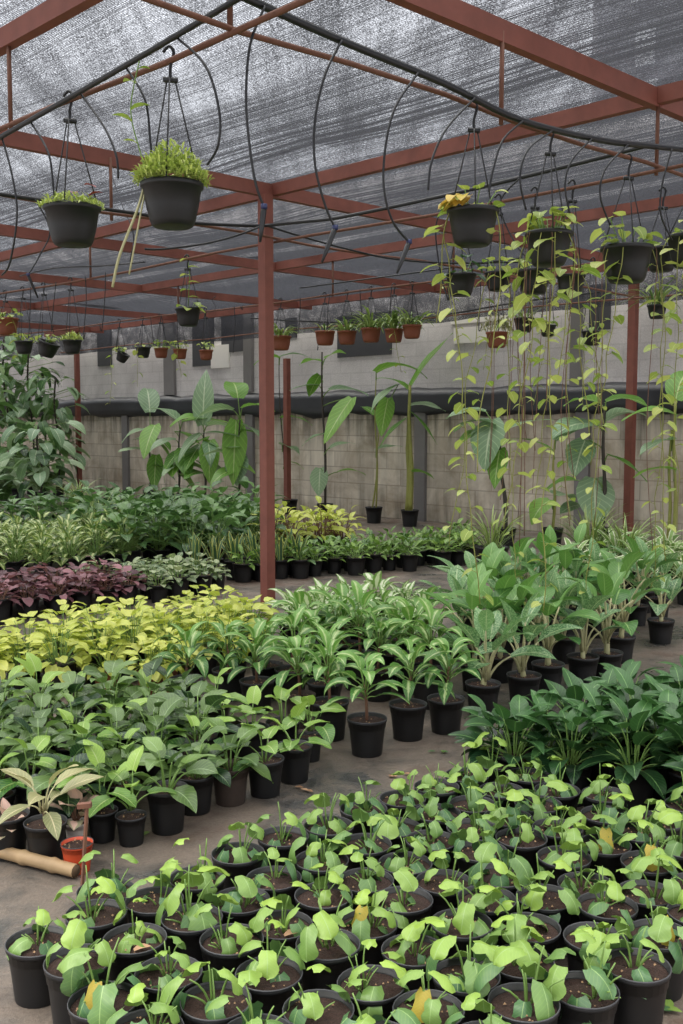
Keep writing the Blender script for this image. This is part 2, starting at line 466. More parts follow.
# ------------------------------------------------------------------ setting
mb = MB()
n = 60
for (u0, u1, v0, v1) in ((-6, 13, -6, 30),):
    mb.add([W(u0, v0), W(u1, v0), W(u1, v1), W(u0, v1)], [(0, 1, 2, 3)])
structure('floor', mb.mesh('floor', M['floor']), 'brown grey dirty ground sheet floor')

UW = 12.5
def slab(name, u0, u1, v0, v1, z0, z1, mat, label):
    m = MB(); a = [W(u0, v0, z0), W(u1, v0, z0), W(u1, v1, z0), W(u0, v1, z0), W(u0, v0, z1), W(u1, v0, z1), W(u1, v1, z1), W(u0, v1, z1)]
    m.add(a, [(0, 3, 2, 1), (4, 5, 6, 7), (0, 1, 5, 4), (1, 2, 6, 5), (2, 3, 7, 6), (3, 0, 4, 7)])
    return structure(name, m.mesh(name, mat, False), label)
slab('wall_back', UW, UW + .25, -3, 30, 0, 1.78, M['block'], 'weathered grey concrete block wall')
slab('wall_back_upper', UW + .12, UW + .3, -3, 30, 1.78, 5.6, M['upper'], 'pale rendered wall above the black plastic band')  # extra height above the roof is added to darken the net before it
slab('wall_left', -2, UW, 28.5, 28.8, 0, 3.4, M['block'], 'block wall closing the far end')

# black plastic band along the top of the block wall, slightly wavy
m = MB(); vs = []; fs = []; uvs = []
K = 110
for i in range(K + 1):
    v = -3 + 32.5 * i / K
    w = 0.05 * noise.noise(Vector((v * 1.9, 0, 0))); w2 = 0.10 * noise.noise(Vector((v * 1.3, 5, 0)))
    for (du, z) in ((-.02, 1.70 + w2), (-.10 + w, 1.76), (-.03 + w, 1.86), (-.08 - w, 1.98), (-.02, 2.08 + w), (0.1, 2.12 + w)):
        vs.append(W(UW + du, v, z))
for i in range(K):
    for j in range(5):
        fs.append((i * 6 + j, i * 6 + j + 1, (i + 1) * 6 + j + 1, (i + 1) * 6 + j))
m.add(vs, fs)
tag(link('plastic_band', m.mesh('plastic_band', M['band'])), 'long black plastic sheet folded along the top of the block wall', 'plastic sheet')

# dark openings and pilasters of the upper wall
def wall_rect(x0, x1, y0, y1, depth, mat, name, label):
    a = on_u(x0, (y0 + y1) / 2, UW + .12); b = on_u(x1, (y0 + y1) / 2, UW + .12)
    va, vb = to_uv(a)[1], to_uv(b)[1]
    z1 = on_u((x0 + x1) / 2, y0, UW + .12).z; z0 = on_u((x0 + x1) / 2, y1, UW + .12).z
    return slab(name, UW + .12 - depth, UW + .125, min(va, vb), max(va, vb), z0, z1, mat, label)
for i, (x0, x1, y0, y1) in enumerate(((222, 246, 314, 352), (286, 297, 318, 338), (338, 392, 314, 356), (98, 112, 330, 366), (193, 214, 318, 366), (590, 611, 284, 330))):
    wall_rect(x0, x1, y0, y1, .02, M['opening'], 'window_%d' % (i + 1), 'dark opening in the pale upper wall')
for i, (x0, x1, y0, y1) in enumerate(((166, 176, 316, 395), (246, 254, 310, 392), (573, 583, 280, 388))):
    wall_rect(x0, x1, y0, y1, .07, M['concrete'], 'trim_%d' % (i + 1), 'concrete upright on the pale upper wall')
for i, (x0, x1, y0, y1) in enumerate(((212, 230, 345, 368), (452, 510, 296, 322), (455, 512, 326, 342))):
    wall_rect(x0, x1, y0, y1, .03, M['board'], 'trim_%d' % (i + 4), 'pale board on the upper wall')
for i, vv in enumerate((10.9, 7.9, 15.2, 19.5)):
    slab('trim_%d' % (i + 7), UW - .06, UW + .02, vv, vv + .22, 0, 1.74, M['concrete'], 'concrete upright in the block wall')

# shade net roof: a woven sheet with added upright tapes, sagging between the beams, dropping at the back
U0, V0 = 0.3, 0.3
def netz(u, v):
    su = abs(((u - 2.63) / 3.15) % 1.0 - 0.5); sv = abs(((v - 3.33) / 3.4) % 1.0 - 0.5)
    return 3.68 - 0.24 * (0.5 - su) * (0.5 - sv) + 0.03 * noise.noise(Vector((u * .8, v * .8, 0)))
m = MB(); vs = []; fs = []
US = [U0 + (12.3 - U0) * i / 60 for i in range(61)]; VS = [V0 + (28.4 - V0) * i / 80 for i in range(81)]
for u in US:
    for v in VS: vs.append(W(u, v, netz(u, v)))
nv_ = len(VS)
for i in range(60):
    for j in range(80):
        fs.append((i * nv_ + j, i * nv_ + j + 1, (i + 1) * nv_ + j + 1, (i + 1) * nv_ + j))
m.add(vs, fs)
vs = []; fs = []
u = U0 + .01
while u < 12.3:  # tapes added so the net blocks more light at low angles
    hh = TAPE * (1 + .8 * noise.noise(Vector((u * 2.3, 1, 0)))) * (1 + .5 * noise.noise(Vector((u * 19, 2, 0))))
    for k in range(40):
        va, vb = V0 + (28.4 - V0) * k / 40, V0 + (28.4 - V0) * (k + 1) / 40
        b = len(vs); za, zb = netz(u, va) + .004, netz(u, vb) + .004
        vs += [W(u, va, za), W(u, vb, zb), W(u, vb, zb + hh), W(u, va, za + hh)]; fs.append((b, b + 1, b + 2, b + 3))
    u += .011 * R.uniform(.7, 1.3)
m.add(vs, fs, None, .5, 1)
structure('ceiling', m.mesh('ceiling', [M['net'], M['tape']]), 'black woven shade net roof')
m = MB(); vs = []; fs = []
for j, v in enumerate(VS):
    for (du, z) in ((0, 3.68), (.03, 3.4), (0.0, 3.12 + 0.06 * noise.noise(Vector((v, 3, 0))))):
        vs.append(W(12.3 + du, v, z))
for j in range(len(VS) - 1):
    for k in range(2): fs.append((j * 3 + k, j * 3 + k + 1, (j + 1) * 3 + k + 1, (j + 1) * 3 + k))
m.add(vs, fs)
tag(link('shade_net_edge', m.mesh('shade_net_edge', M['net_edge'])), 'dark edge of shade net hanging down before the back wall', 'net')

# buildings beyond the net
def far_building(px0, px1, depth, ztop, wins, label):
    x0 = (px0 - 341.5) / F * depth; x1 = (px1 - 341.5) / F * depth
    r = thing('outside_building', label, 'building', (0, 0, 0))
    m = MB(); a = [(x0, depth, 0), (x1, depth, 0), (x1, depth + .6, 0), (x0, depth + .6, 0)]
    m.add(a + [(x, y, ztop) for x, y, z in a], [(0, 3, 2, 1), (4, 5, 6, 7), (0, 1, 5, 4), (1, 2, 6, 5), (2, 3, 7, 6), (3, 0, 4, 7)])
    link('facade', m.mesh('facade', M['bld'], False), r)
    for (a0, a1, b0, b1) in wins:
        w = MB(); X0 = (a0 - 341.5) / F * depth; X1 = (a1 - 341.5) / F * depth
        Z0 = H + (421 - b1) / F * depth; Z1 = H + (421 - b0) / F * depth
        w.box(((X0 + X1) / 2, depth - .03, Z0), ((X0 + X1) / 2, depth - .03, Z1), X1 - X0, 0.1)
        link('window_panel', w.mesh('window_panel', M['bldwin'], False), r)
far_building(588, 740, 34, 22, ((606, 640, -10, 20), (612, 645, 48, 80), (612, 648, 95, 112), (655, 720, 60, 100)), 'grey building with white panels seen through the shade net')

# ------------------------------------------------------------------ steel frame
ZB = 3.56
ORD = ['zeroth', 'first', 'second', 'third', 'fourth', 'fifth', 'sixth', 'seventh', 'eighth', 'ninth', 'tenth', 'eleventh', 'twelfth', 'thirteenth', 'fourteenth',
       'fifteenth', 'sixteenth', 'seventeenth', 'eighteenth', 'nineteenth', 'twentieth', 'twenty-first', 'twenty-second', 'twenty-third', 'twenty-fourth', 'twenty-fifth', 'twenty-sixth', 'twenty-seventh', 'twenty-eighth', 'twenty-ninth', 'thirtieth']

def bar(name, a, b, w, h, mat, label, cat, group=None):
    m = MB(); m.box(a, b, w, h)
    o = link(name, m.mesh(name, mat, False)); tag(o, label, cat, group, 'thing'); return o

AV = [(3.34, 'thick red oxide roof beam crossing the top corner above the hanging baskets'), (6.93, 'red oxide roof beam passing over the tall steel post, running to the wall'),
      (10.25, 'red oxide roof beam one bay behind the tall post'), (13.3, 'rust-red roof beam two bays behind the tall post'), (16.6, 'rust-red roof beam three bays behind the tall post'), (20.0, 'rust-red roof beam near the far end of the shelter')]
for v, lab in AV:
    bar('roof_beam', W(0.2, v, ZB), W(12.2, v, ZB), .06, .11, M['steel'], lab, 'beam', 'roof beams running to the wall')
for u, lab in ((2.63, 'red oxide cross beam in the top corner above the two closest hanging pots'), (5.92, 'long red oxide cross beam resting on the tall steel post'),
               (8.8, 'red oxide cross beam one bay behind the tall post'), (11.9, 'red oxide cross beam just before the back wall')):
    bar('cross_beam', W(u, 0.6, ZB + .01), W(u, 22, ZB + .01), .06, .10, M['steel'], lab, 'beam', 'cross beams of the shelter roof')
def post(u, v, w, label, ztop=ZB - .05):
    bar('steel_post', W(u, v, 0), W(u, v, ztop), w, w, M['steel'], label, 'post', 'steel posts of the shelter')
post(5.80, 6.89, .092, 'tall red oxide square post standing among the pots, tallest in view')
post(12.05, 7.03, .10, 'red oxide post before the block wall behind the trailing vines')
post(11.75, 13.42, .09, 'thin rust-red post behind the tall square post, below a terracotta basket', 2.66)
post(11.6, 20.1, .09, 'slim rust-red post beside the dense climbing plants')

ZR = 3.12
def rod(a, b, r, label, group='rods for hanging baskets'):
    m = MB(); k = 14; a = Vector(a); b = Vector(b)
    m.tube([a.lerp(b, i / k) + Vector((0, 0, 0.015 * math.sin(i * 1.7))) for i in range(k + 1)], r, 6)
    tag(link('hanging_rod', m.mesh('hanging_rod', M['rod'])), label, 'rod', group, 'thing')
rod(W(2.62, 1.0, ZR), W(2.62, 14, ZR), .013, 'rusty rod carrying the two big black pots under the corner beam')
rod(W(0.8, 3.31, ZR + .02), W(9.5, 3.31, ZR + .02), .012, 'rusty rod carrying the row of trailing vine pots, running across the top')
rod(W(5.9, 1.0, ZR), W(5.9, 20, ZR), .012, 'thin rusty rod below the cross beam on the tall post')
rod(W(2, 6.85, ZR + .03), W(12, 6.85, ZR + .03), .012, 'thin rusty rod just below the beam over the tall post')
rod(W(8.8, 2, ZR), W(8.8, 21, ZR), .012, 'thin rusty rod carrying the terracotta baskets')
rod(W(11.7, 2, ZR), W(11.7, 21, ZR), .012, 'thin rusty rod along the net edge at the back')
k = 0
for (u, v, lab) in ((2.62, 3.32, 'short rusty drop rod where the two upper rods cross'), (2.62, 5.15, 'short rusty drop rod above the smaller of two big black pots'),
                    (4.36, 3.32, 'short rusty drop rod under the thick corner beam'), (5.92, 3.32, 'short rusty drop rod under the meeting of two beams near the vine pots'),
                    (4.3, 6.9, 'short rusty drop rod under the beam between the two big black pots'), (5.9, 9.9, 'thin drop rod one bay behind the tall post'),
                    (8.3, 6.9, 'thin drop rod under the beam beyond the tall post'), (8.8, 9.2, 'thin drop rod above the terracotta baskets'), (8.8, 12.4, 'thin drop rod behind the tall post')):
    m = MB(); m.tube([W(u, v, ZR - .02), W(u, v, ZB)], .012, 6)
    tag(link('drop_rod', m.mesh('drop_rod', M['rod'])), lab, 'rod', 'drop rods of the roof frame', 'thing')

# ------------------------------------------------------------------ irrigation pipes and drip tubes
def smooth(pts, k=6):
    """Catmull-Rom through pts"""
    P = [Vector(p) for p in pts]; out = []
    for i in range(len(P) - 1):
        p0, p1, p2, p3 = P[max(0, i - 1)], P[i], P[i + 1], P[min(len(P) - 1, i + 2)]
        for j in range(k):
            t = j / k
            out.append(0.5 * ((2 * p1) + (p2 - p0) * t + (2 * p0 - 5 * p1 + 4 * p2 - p3) * t * t + (3 * p1 - p0 - 3 * p2 + p3) * t ** 3))
    out.append(P[-1]); return out

def pipe(name, pts, r, label, cat='pipe', group='black irrigation pipes under the net'):
    m = MB(); m.tube(smooth(pts), r, 7)
    tag(link(name, m.mesh(name, M['pipe'])), label, cat, group)
pipe('irrigation_pipe', [on_u(x, y, 2.55) for x, y in ((-10, 143), (60, 103), (150, 51), (235, 0), (262, -18))], .013, 'black pipe above the rod of the two big black pots')
pipe('irrigation_pipe', [on_v(x, y, 3.22) for x, y in ((225, -12), (250, 0), (342, 41), (443, 83), (520, 120), (600, 140), (650, 146), (720, 153))], .017, 'thick black pipe sweeping across the top towards the vine pots')
pipe('irrigation_pipe', [on_v(x, y, 6.80) for x, y in ((-30, 189), (0, 194), (70, 204), (140, 214), (196, 223), (262, 226))], .014, 'black pipe from the edge to the tall post behind two black pots')
pipe('irrigation_pipe', [on_u(x, y, 5.70) for x, y in ((262, 226), (300, 222), (342, 217), (443, 196), (560, 168), (650, 145))], .014, 'black pipe running from the tall post to the vine pots')
pipe('cable', [on_v(x, y, 6.7) for x, y in ((145, 249), (163, 249), (203, 244), (235, 236), (262, 226))], .009, 'sagging thin black cable tied to the tall post', 'cable', 'thin cables under the net')
pipe('cable', [on_v(x, y, 6.75) for x, y in ((268, 226), (300, 236), (347, 249), (394, 259), (450, 263), (520, 262))], .009, 'thin black cable sloping away beyond the tall post', 'cable', 'thin cables under the net')
pipe('cable', [on_u(x, y, 5.8) for x, y in ((20, 276), (55, 268), (100, 266), (145, 262))], .008, 'thin black cable between the hanging pots near the edge', 'cable', 'thin cables under the net')
pipe('cable', [on_u(x, y, 8.7) for x, y in ((300, 288), (360, 280), (420, 272), (520, 258))], .009, 'thin black cable high before the back wall', 'cable', 'thin cables under the net')
pipe('cable', [on_u(x, y, 12.0) for x, y in ((250, 318), (330, 322), (420, 318), (520, 302), (600, 292))], .012, 'dark cable along the net edge above the terracotta baskets', 'cable', 'thin cables under the net')

def drip(pts, plane, end, label):
    """thin tube hanging in an arc; end: list of two px points of the black stake or None"""
    P = [plane(x, y) for x, y in pts]
    base = P[0]
    r = thing('hanging_drip_tube', label, 'irrigation tube', base, 0, 'thin drip tubes hanging in arcs')
    m = MB(); m.tube([p - base for p in smooth(P)], .0055, 5)
    link('tube', m.mesh('tube', M['pipe']), r)
    if end:
        a = plane(*end[0]) - base; b = plane(*end[1]) - base
        m = MB(); m.tube([a, a.lerp(b, .15), a.lerp(b, .6), b], [.010, .012, .010, .005], 6)
        link('emitter_stake', m.mesh('emitter_stake', M['pipe']), r)
        m = MB(); m.tube([a + Vector((0, 0, .012)), a - Vector((0, 0, .008))], .013, 8)
        link('emitter_cap', m.mesh('emitter_cap', M['blue']), r, label='blue emitter cap')
pv = lambda x, y: on_v(x, y, 3.2)
pu = lambda x, y: on_u(x, y, 2.56)
p5 = lambda x, y: on_u(x, y, 5.68)
drip([(265, 6), (250, 45), (246, 100), (250, 150), (256, 185), (264, 207)], pv, ((264, 207), (260, 242)), 'drip tube ending in a black stake against the tall post')
drip([(342, 40), (325, 75), (315, 120), (315, 165), (325, 205), (335, 228)], pv, ((335, 228), (322, 262)), 'drip tube with stake hanging beyond the tall post, second along thick pipe')
drip([(418, 73), (395, 108), (385, 150), (384, 190), (393, 222), (409, 242)], pv, ((409, 242), (397, 273)), 'drip tube with stake, third along thick pipe, beside the yellow-leaved pot')
drip([(475, 98), (447, 128), (432, 160), (428, 190)], pv, None, 'bowed drip tube above the yellow-leaved hanging pot')
drip([(523, 121), (503, 140), (493, 170), (489, 192)], pv, None, 'bowed drip tube just beside the yellow-leaved hanging pot')
drip([(552, 131), (528, 150), (520, 178), (526, 210)], pv, None, 'bowed drip tube above the middle trailing vine pot')
drip([(592, 139), (572, 160), (565, 185), (570, 215)], pv, None, 'bowed drip tube past the middle trailing vine pot')
drip([(628, 145), (606, 168), (600, 195), (610, 225)], pv, None, 'bowed drip tube over the wide paired vine pots')
drip([(672, 149), (662, 185), (661, 215), (672, 240)], pv, None, 'bowed drip tube at the picture edge by the vine pots')
drip([(30, 121), (48, 152), (53, 185), (54, 202)], pu, None, 'bowed drip tube beside the smaller big black pot')
drip([(80, 93), (103, 125), (116, 155), (118, 178)], pu, None, 'bowed drip tube between the two big black pots')
drip([(125, 66), (145, 100), (150, 140), (151, 152)], pu, None, 'bowed drip tube falling behind the fluffy lime pot')
drip([(175, 36), (205, 65), (219, 110), (218, 145), (207, 165)], pu, None, 'widest bowed drip tube beside the fluffy lime pot')
drip([(2, 138), (12, 175), (17, 215), (10, 262), (2, 275)], pu, None, 'drip tube at the picture edge beneath the corner beam')
drip([(110, 170), (122, 205), (132, 228), (134, 245)], p5, ((134, 245), (130, 262)), 'blue-capped drip tube below the fluffy lime pot')
drip([(35, 199), (50, 230), (40, 255), (28, 275)], lambda x, y: on_v(x, y, 6.78), ((28, 275), (38, 298)), 'drip tube with stake beneath the smaller big black pot')
drip([(520, 178), (500, 205), (520, 250), (547, 268)], p5, None, 'drip tube looping behind the vine pots')
drip([(450, 195), (436, 225), (440, 270), (448, 300)], p5, None, 'drip tube falling beside the first trailing vine')

# loose wires hanging below the net at the back (each its own)
wl = ((105, 250, 330, 5.8), (160, 262, 330, 8.7), (215, 232, 300, 8.7), (243, 240, 310, 8.7), (300, 262, 330, 8.7), (330, 268, 326, 8.7), (360, 262, 320, 8.7), (446, 228, 300, 8.7),
      (85, 262, 338, 5.8), (30, 262, 338, 5.8), (150, 285, 345, 8.7), (178, 290, 348, 8.7), (205, 290, 348, 8.7), (120, 300, 350, 8.7), (392, 262, 325, 8.7), (412, 250, 322, 8.7),
      (55, 240, 330, 5.8), (234, 300, 352, 8.7), (320, 300, 350, 11.8), (480, 290, 330, 8.7))
for i, (x, y0, y1, u) in enumerate(wl):
    a = on_u(x, y0, u); b = on_u(x + R.uniform(-4, 4), y1, u)
    a.z = ZR
    m = MB(); m.tube(smooth([a, a.lerp(b, .4) + Vector((R.uniform(-.02, .02), 0, 0)), b, b + Vector((R.uniform(-.06, .06), 0, .05))]), .005, 4)
    tag(link('hanging_wire', m.mesh('hanging_wire', M['wire'])), 'loose dark hook wire hanging from a rod under the net', 'wire', 'loose hook wires under the net')

# ------------------------------------------------------------------ pots
def pot_meshes(r, h, mat, rimmat, key, n=22, lip=True, taper=0.74, ribs=True):
    m = MB()
    prof = [(0.001, 0.0), (r * taper, 0.0), (r * taper * 1.01, .004), (r * (taper + .93) / 2, h * .5), (r * .93, h * .9)]
    prof += [(r * .94, h * .905), (r * .985, h * .91)] if lip else []
    prof += [(r * .985, h * .975), (r * .965, h * .975), (r * .92, h * .75), (0.001, h * .72)]
    m.lathe(prof, n)
    pot = m.mesh('pot_' + key, mat)
    m = MB(); m.lathe([(r * .97, h * .968), (r * 1.0, h * .968), (r * 1.006, h * .985), (r * .995, h), (r * .972, h * .997), (r * .965, h * .968)], n)
    rim = m.mesh('rim_' + key, rimmat)
    m = MB(); vs = [(0, 0, h * .935)]; fs = []; ph = R.random() * 9
    for ring in range(1, 5):
        rr = r * .955 * ring / 4
        for j in range(16):
            th = 2 * math.pi * j / 16
            x, y = rr * math.cos(th), rr * math.sin(th)
            vs.append((x, y, h * .92 + (0 if ring == 4 else .012 * noise.noise(Vector((x * 40 + ph, y * 40, ph)))) - .006 * ring / 4))
    for j in range(16): fs.append((0, 1 + j, 1 + (j + 1) % 16))
    for ring in range(3):
        for j in range(16):
            a = 1 + ring * 16
            fs.append((a + j, a + 16 + j, a + 16 + (j + 1) % 16, a + (j + 1) % 16))
    m.add(vs, fs)
    for _ in range(10):
        a = R.random() * 6.28; rr = r * .8 * math.sqrt(R.random()); s = R.uniform(.002, .005)
        c = Vector((rr * math.cos(a), rr * math.sin(a), h * .92 + .004))
        m.add([c + Vector((s, 0, 0)), c + Vector((-s * .5, s, 0)), c + Vector((-s * .5, -s, .001)), c + Vector((0, 0, s * 1.2))], [(0, 1, 2), (0, 1, 3), (1, 2, 3), (2, 0, 3)], None, .5, 1)
    soil = m.mesh('soil_' + key, [M['soil'], M['chip']])
    return pot, rim, soil

POT = {'fg': pot_meshes(.0885, .172, M['pot'], M['rim'], 'seedling', 26),
       'mid': pot_meshes(.098, .18, M['pot'], M['rim'], 'mid', 22),
       'edge': pot_meshes(.083, .165, M['pot'], M['rim'], 'edge', 22),
       'cane': pot_meshes(.078, .15, M['pot'], M['rim'], 'cane', 22),
       'small': pot_meshes(.060, .12, M['pot'], M['rim'], 'small', 18),
       'far': pot_meshes(.085, .16, M['pot'], M['pot'], 'far', 14),
       'dusty': pot_meshes(.083, .165, M['pot_dusty'], M['pot_dusty'], 'dusty', 20),
       'green': pot_meshes(.085, .165, M['green_pot'], M['green_pot'], 'green', 20),
       'red': pot_meshes(.058, .105, M['red_pot'], M['rim'], 'red', 22),
       'terra': pot_meshes(.085, .15, M['terra'], M['terra'], 'terra', 16),
       'cup': pot_meshes(.040, .08, M['white_cup'], M['white_cup'], 'cup', 16),
       'big': pot_meshes(.14, .26, M['pot'], M['pot'], 'big', 18)}


def bez(a, b, c, k=4):
    return [a * (1 - t) ** 2 + b * 2 * t * (1 - t) + c * t * t for t in (i / k for i in range(k + 1))]


def rosette(zs, n, pl, lean, L, hw, prof, leafel, droop, lobe=0, fold=.25, nl=6, nc=4, tone=(0.1, 0.9), spread=.015, stem_r=.004, wave=0.05, trunk=0.0, ragged=.35, young=True, topup=None):
    """(stems MB, foliage MB): n petioles from a common base at height zs, each ending in a leaf"""
    sm = MB(); lm = MB(); a0 = R.random() * 6.28
    if trunk:
        b = Vector((R.uniform(-.02, .02), R.uniform(-.02, .02), zs + trunk))
        sm.tube(bez(Vector((0, 0, zs - .02)), Vector((b.x * .2, b.y * .2, zs + trunk * .5)), b, 3), [stem_r * 2.2, stem_r * 2, stem_r * 1.8, stem_r * 1.6], 6)
        top = b
    else:
        top = Vector((0, 0, zs))
    for i in range(n):
        f = i / max(1, n - 1)                      # 0 oldest and outermost, 1 newest
        az = a0 + i * 2.399 + R.uniform(-.3, .3)
        ln = lean[0] + (lean[1] - lean[0]) * f + R.uniform(-.15, .15)
        ll = pl[0] + (pl[1] - pl[0]) * f; ll *= R.uniform(1 - ragged * .5, 1 + ragged * .5)
        b0 = top + Vector((math.cos(az) * spread, math.sin(az) * spread, -trunk * .35 * (1 - f) - .01))
        d = Vector((math.cos(az) * math.sin(ln), math.sin(az) * math.sin(ln), math.cos(ln)))
        tip = b0 + d * ll
        ctrl = b0 + Vector((d.x * .25, d.y * .25, max(d.z, .5) * .7)) * ll
        sm.tube(bez(b0, ctrl, tip, 4), [stem_r, stem_r * .95, stem_r * .85, stem_r * .7, stem_r * .55], 5, mi=1 if trunk else 0)
        el = leafel[0] + (leafel[1] - leafel[0]) * f + R.uniform(-.25, .25)
        s = R.uniform(1 - ragged * .4, 1 + ragged * .3) * (1.0 if f < .8 else .85)
        tn = tone[0] + (tone[1] - tone[0]) * (f if young else R.random()) + R.uniform(-.15, .15)
        lm.leaf(tip, az + R.uniform(-.35, .35), el, L * s, hw * s, prof, droop * R.uniform(.7, 1.3), fold, nl, nc, tn, lobe, R.uniform(-.35, .35), wave)
    return sm, lm


SPEC = {}
def species(key, count, fn, leafm, stemm):
    """build count variants; each {'stems': mesh, 'foliage': mesh}"""
    out = []
    for i in range(count):
        sm, lm = fn(i)
        out.append((sm.mesh(key + '_stems', stemm), lm.mesh(key + '_foliage', leafm)))
    SPEC[key] = out


D = math.radians
species('seedling', 14, lambda i: rosette(.15, R.choice((6, 7, 8, 8, 9)), (.06, .13), (D(50), D(8)), .090, .036, p_fiddle, (D(-50), D(0)), D(72), .12, -.48, 8, 4, (-.15, .85), .008, .0032, .13, ragged=.7), M['seedling'], M['stem'])
species('philo', 7, lambda i: rosette(.145, R.choice((10, 11, 12)), (.07, .16), (D(58), D(6)), .14, .046, p_ovate, (D(-10), D(50)), D(50), .07, .3, 7, 4, (.0, .8), .015, .0045, .08, ragged=.6, young=False), M['philo'], M['stem'])
species('philo_young', 5, lambda i: rosette(.15, R.choice((6, 7, 8)), (.08, .14), (D(60), D(8)), .12, .042, p_heart, (D(-10), D(50)), D(45), .08, .3, 6, 4, (.1, .9), .01, .004, .08), M['philo_young'], M['stem'])
species('glossy', 6, lambda i: rosette(.16, 26, (.05, .19), (D(72), D(5)), .165, .043, p_ovate, (D(8), D(60)), D(52), 0, .28, 7, 4, (.0, .8), .02, .004, .04, ragged=.5), M['glossy'], M['stem'])
species('lime', 6, lambda i: rosette(.14, 36, (.05, .17), (D(75), D(5)), .078, .033, p_heart, (D(-45), D(35)), D(40), .08, .2, 4, 2, (.1, .9), .03, .0025, .05, ragged=.6, young=False), M['lime'], M['stem'])
species('aglao', 7, lambda i: rosette(.16, R.choice((13, 15, 17)), (.05, .10), (D(75), D(5)), .185, .036, p_lance, (D(12), D(70)), D(95), 0, .25, 7, 4, (.1, .9), .008, .004, .05, trunk=R.uniform(.12, .2), ragged=.4), M['aglao'], [M['brown_stem'], M['stem']])
species('dieff', 6, lambda i: rosette(.16, R.choice((7, 8, 9)), (.15, .22), (D(40), D(4)), .27, .062, p_lance, (D(30), D(80)), D(45), 0, .3, 8, 4, (.1, .8), .012, .008, .05, trunk=.06, ragged=.4), M['dieff'], [M['pale_stem']] * 2)
species('dieff_plain', 5, lambda i: rosette(.16, R.choice((8, 9, 10)), (.18, .3), (D(45), D(4)), .29, .07, p_lance, (D(20), D(75)), D(55), 0, .3, 8, 4, (.1, .9), .012, .009, .05, trunk=.12, ragged=.45), M['dieff_plain'], [M['pale_stem']] * 2)
species('white_var', 4, lambda i: rosette(.15, 14, (.06, .1), (D(70), D(5)), .17, .034, p_lance, (D(15), D(70)), D(70), 0, .25, 5, 4, (.1, .9), .01, .004, .04, trunk=.05), M['white_var'], [M['stem']] * 2)
species('stripe', 4, lambda i: rosette(.15, 18, (.03, .06), (D(70), D(5)), .3, .026, p_strap, (D(35), D(80)), D(110), 0, .3, 7, 2, (.1, .9), .015, .004, .02, trunk=.03), M['stripe'], [M['stem']] * 2)
species('snake', 4, lambda i: rosette(.14, 9, (.01, .02), (D(40), D(4)), .24, .018, p_sword, (D(62), D(84)), D(12), 0, .35, 5, 2, (.1, .9), .02, .004, .02), M['snake'], M['stem'])
species('small', 5, lambda i: rosette(.14, 18, (.04, .12), (D(70), D(5)), .10, .024, p_ovate, (D(5), D(55)), D(45), 0, .25, 4, 2, (.1, .9), .025, .003, .04, ragged=.5, young=False), M['small'], M['stem'])
species('purple', 5, lambda i: rosette(.13, 20, (.05, .13), (D(75), D(5)), .10, .038, p_heart, (D(-10), D(30)), D(45), .06, .2, 4, 2, (.0, .9), .03, .003, .08, ragged=.5, young=False), M['purple'], M['brown_stem'])
species('grey', 4, lambda i: rosette(.13, 20, (.05, .12), (D(75), D(5)), .085, .03, p_ovate, (D(-5), D(35)), D(45), 0, .2, 4, 2, (.0, .9), .03, .003, .06, ragged=.5, young=False), M['grey'], M['stem'])
species('dark', 6, lambda i: rosette(.15, 18, (.15, .34), (D(62), D(5)), .19, .05, p_ovate, (D(0), D(45)), D(55), .03, .25, 5, 2, (.0, .9), .03, .004, .06, ragged=.5, young=False), M['dark'], M['stem'])
species('varieg', 5, lambda i: rosette(.15, 26, (.06, .22), (D(68), D(5)), .13, .030, p_lance, (D(0), D(60)), D(65), 0, .25, 5, 2, (.1, .9), .03, .004, .05, ragged=.5, young=False), M['varieg'], M['stem'])
species('yellow_ti', 3, lambda i: rosette(.15, 20, (.08, .3), (D(60), D(5)), .17, .04, p_ovate, (D(0), D(55)), D(60), 0, .25, 5, 2, (.1, .9), .03, .005, .05, ragged=.5, young=False), M['lime'], M['brown_stem'])
species('pink', 2, lambda i: rosette(.09, 9, (.03, .07), (D(60), D(5)), .09, .028, p_ovate, (D(0), D(60)), D(40), 0, .25, 5, 4, (.2, .9), .008, .003, .06), M['pink'], M['brown_stem'])
species('bronze', 3, lambda i: rosette(.16, 9, (.06, .1), (D(66), D(10)), .17, .034, p_lance, (D(8), D(50)), D(40), 0, .3, 6, 4, (.2, .9), .01, .004, .06, trunk=.05), M['bronze'], [M['brown_stem'], M['pale_stem']])
species('tuft', 3, lambda i: rosette(.24, 60, (.02, .05), (D(60), D(3)), .42, .006, p_strap, (D(45), D(85)), D(70), 0, .2, 5, 2, (.1, .9), .05, .003, .0, ragged=.6), M['grassy'], M['stem'])

NAMES = {}
def plant(name, spec, potkey, loc, label, cat, group, rz=None, sc=1.0, k=None, rim=True, stems=True, leafpart='foliage'):
    r = thing(name, label, cat, (loc.x, loc.y, loc.z), R.random() * 6.28 if rz is None else rz, group)
    r.scale = (sc, sc, sc * R.uniform(.93, 1.07))
    p, rm, so = POT[potkey]
    po = link('pot', p, r)
    if rim: link('rim', rm, po)
    link('soil', so, r)
    st, fo = SPEC[spec][k if k is not None else R.randrange(len(SPEC[spec]))]
    if stems: link('stems', st, r)
    link(leafpart, fo, r)
    return r


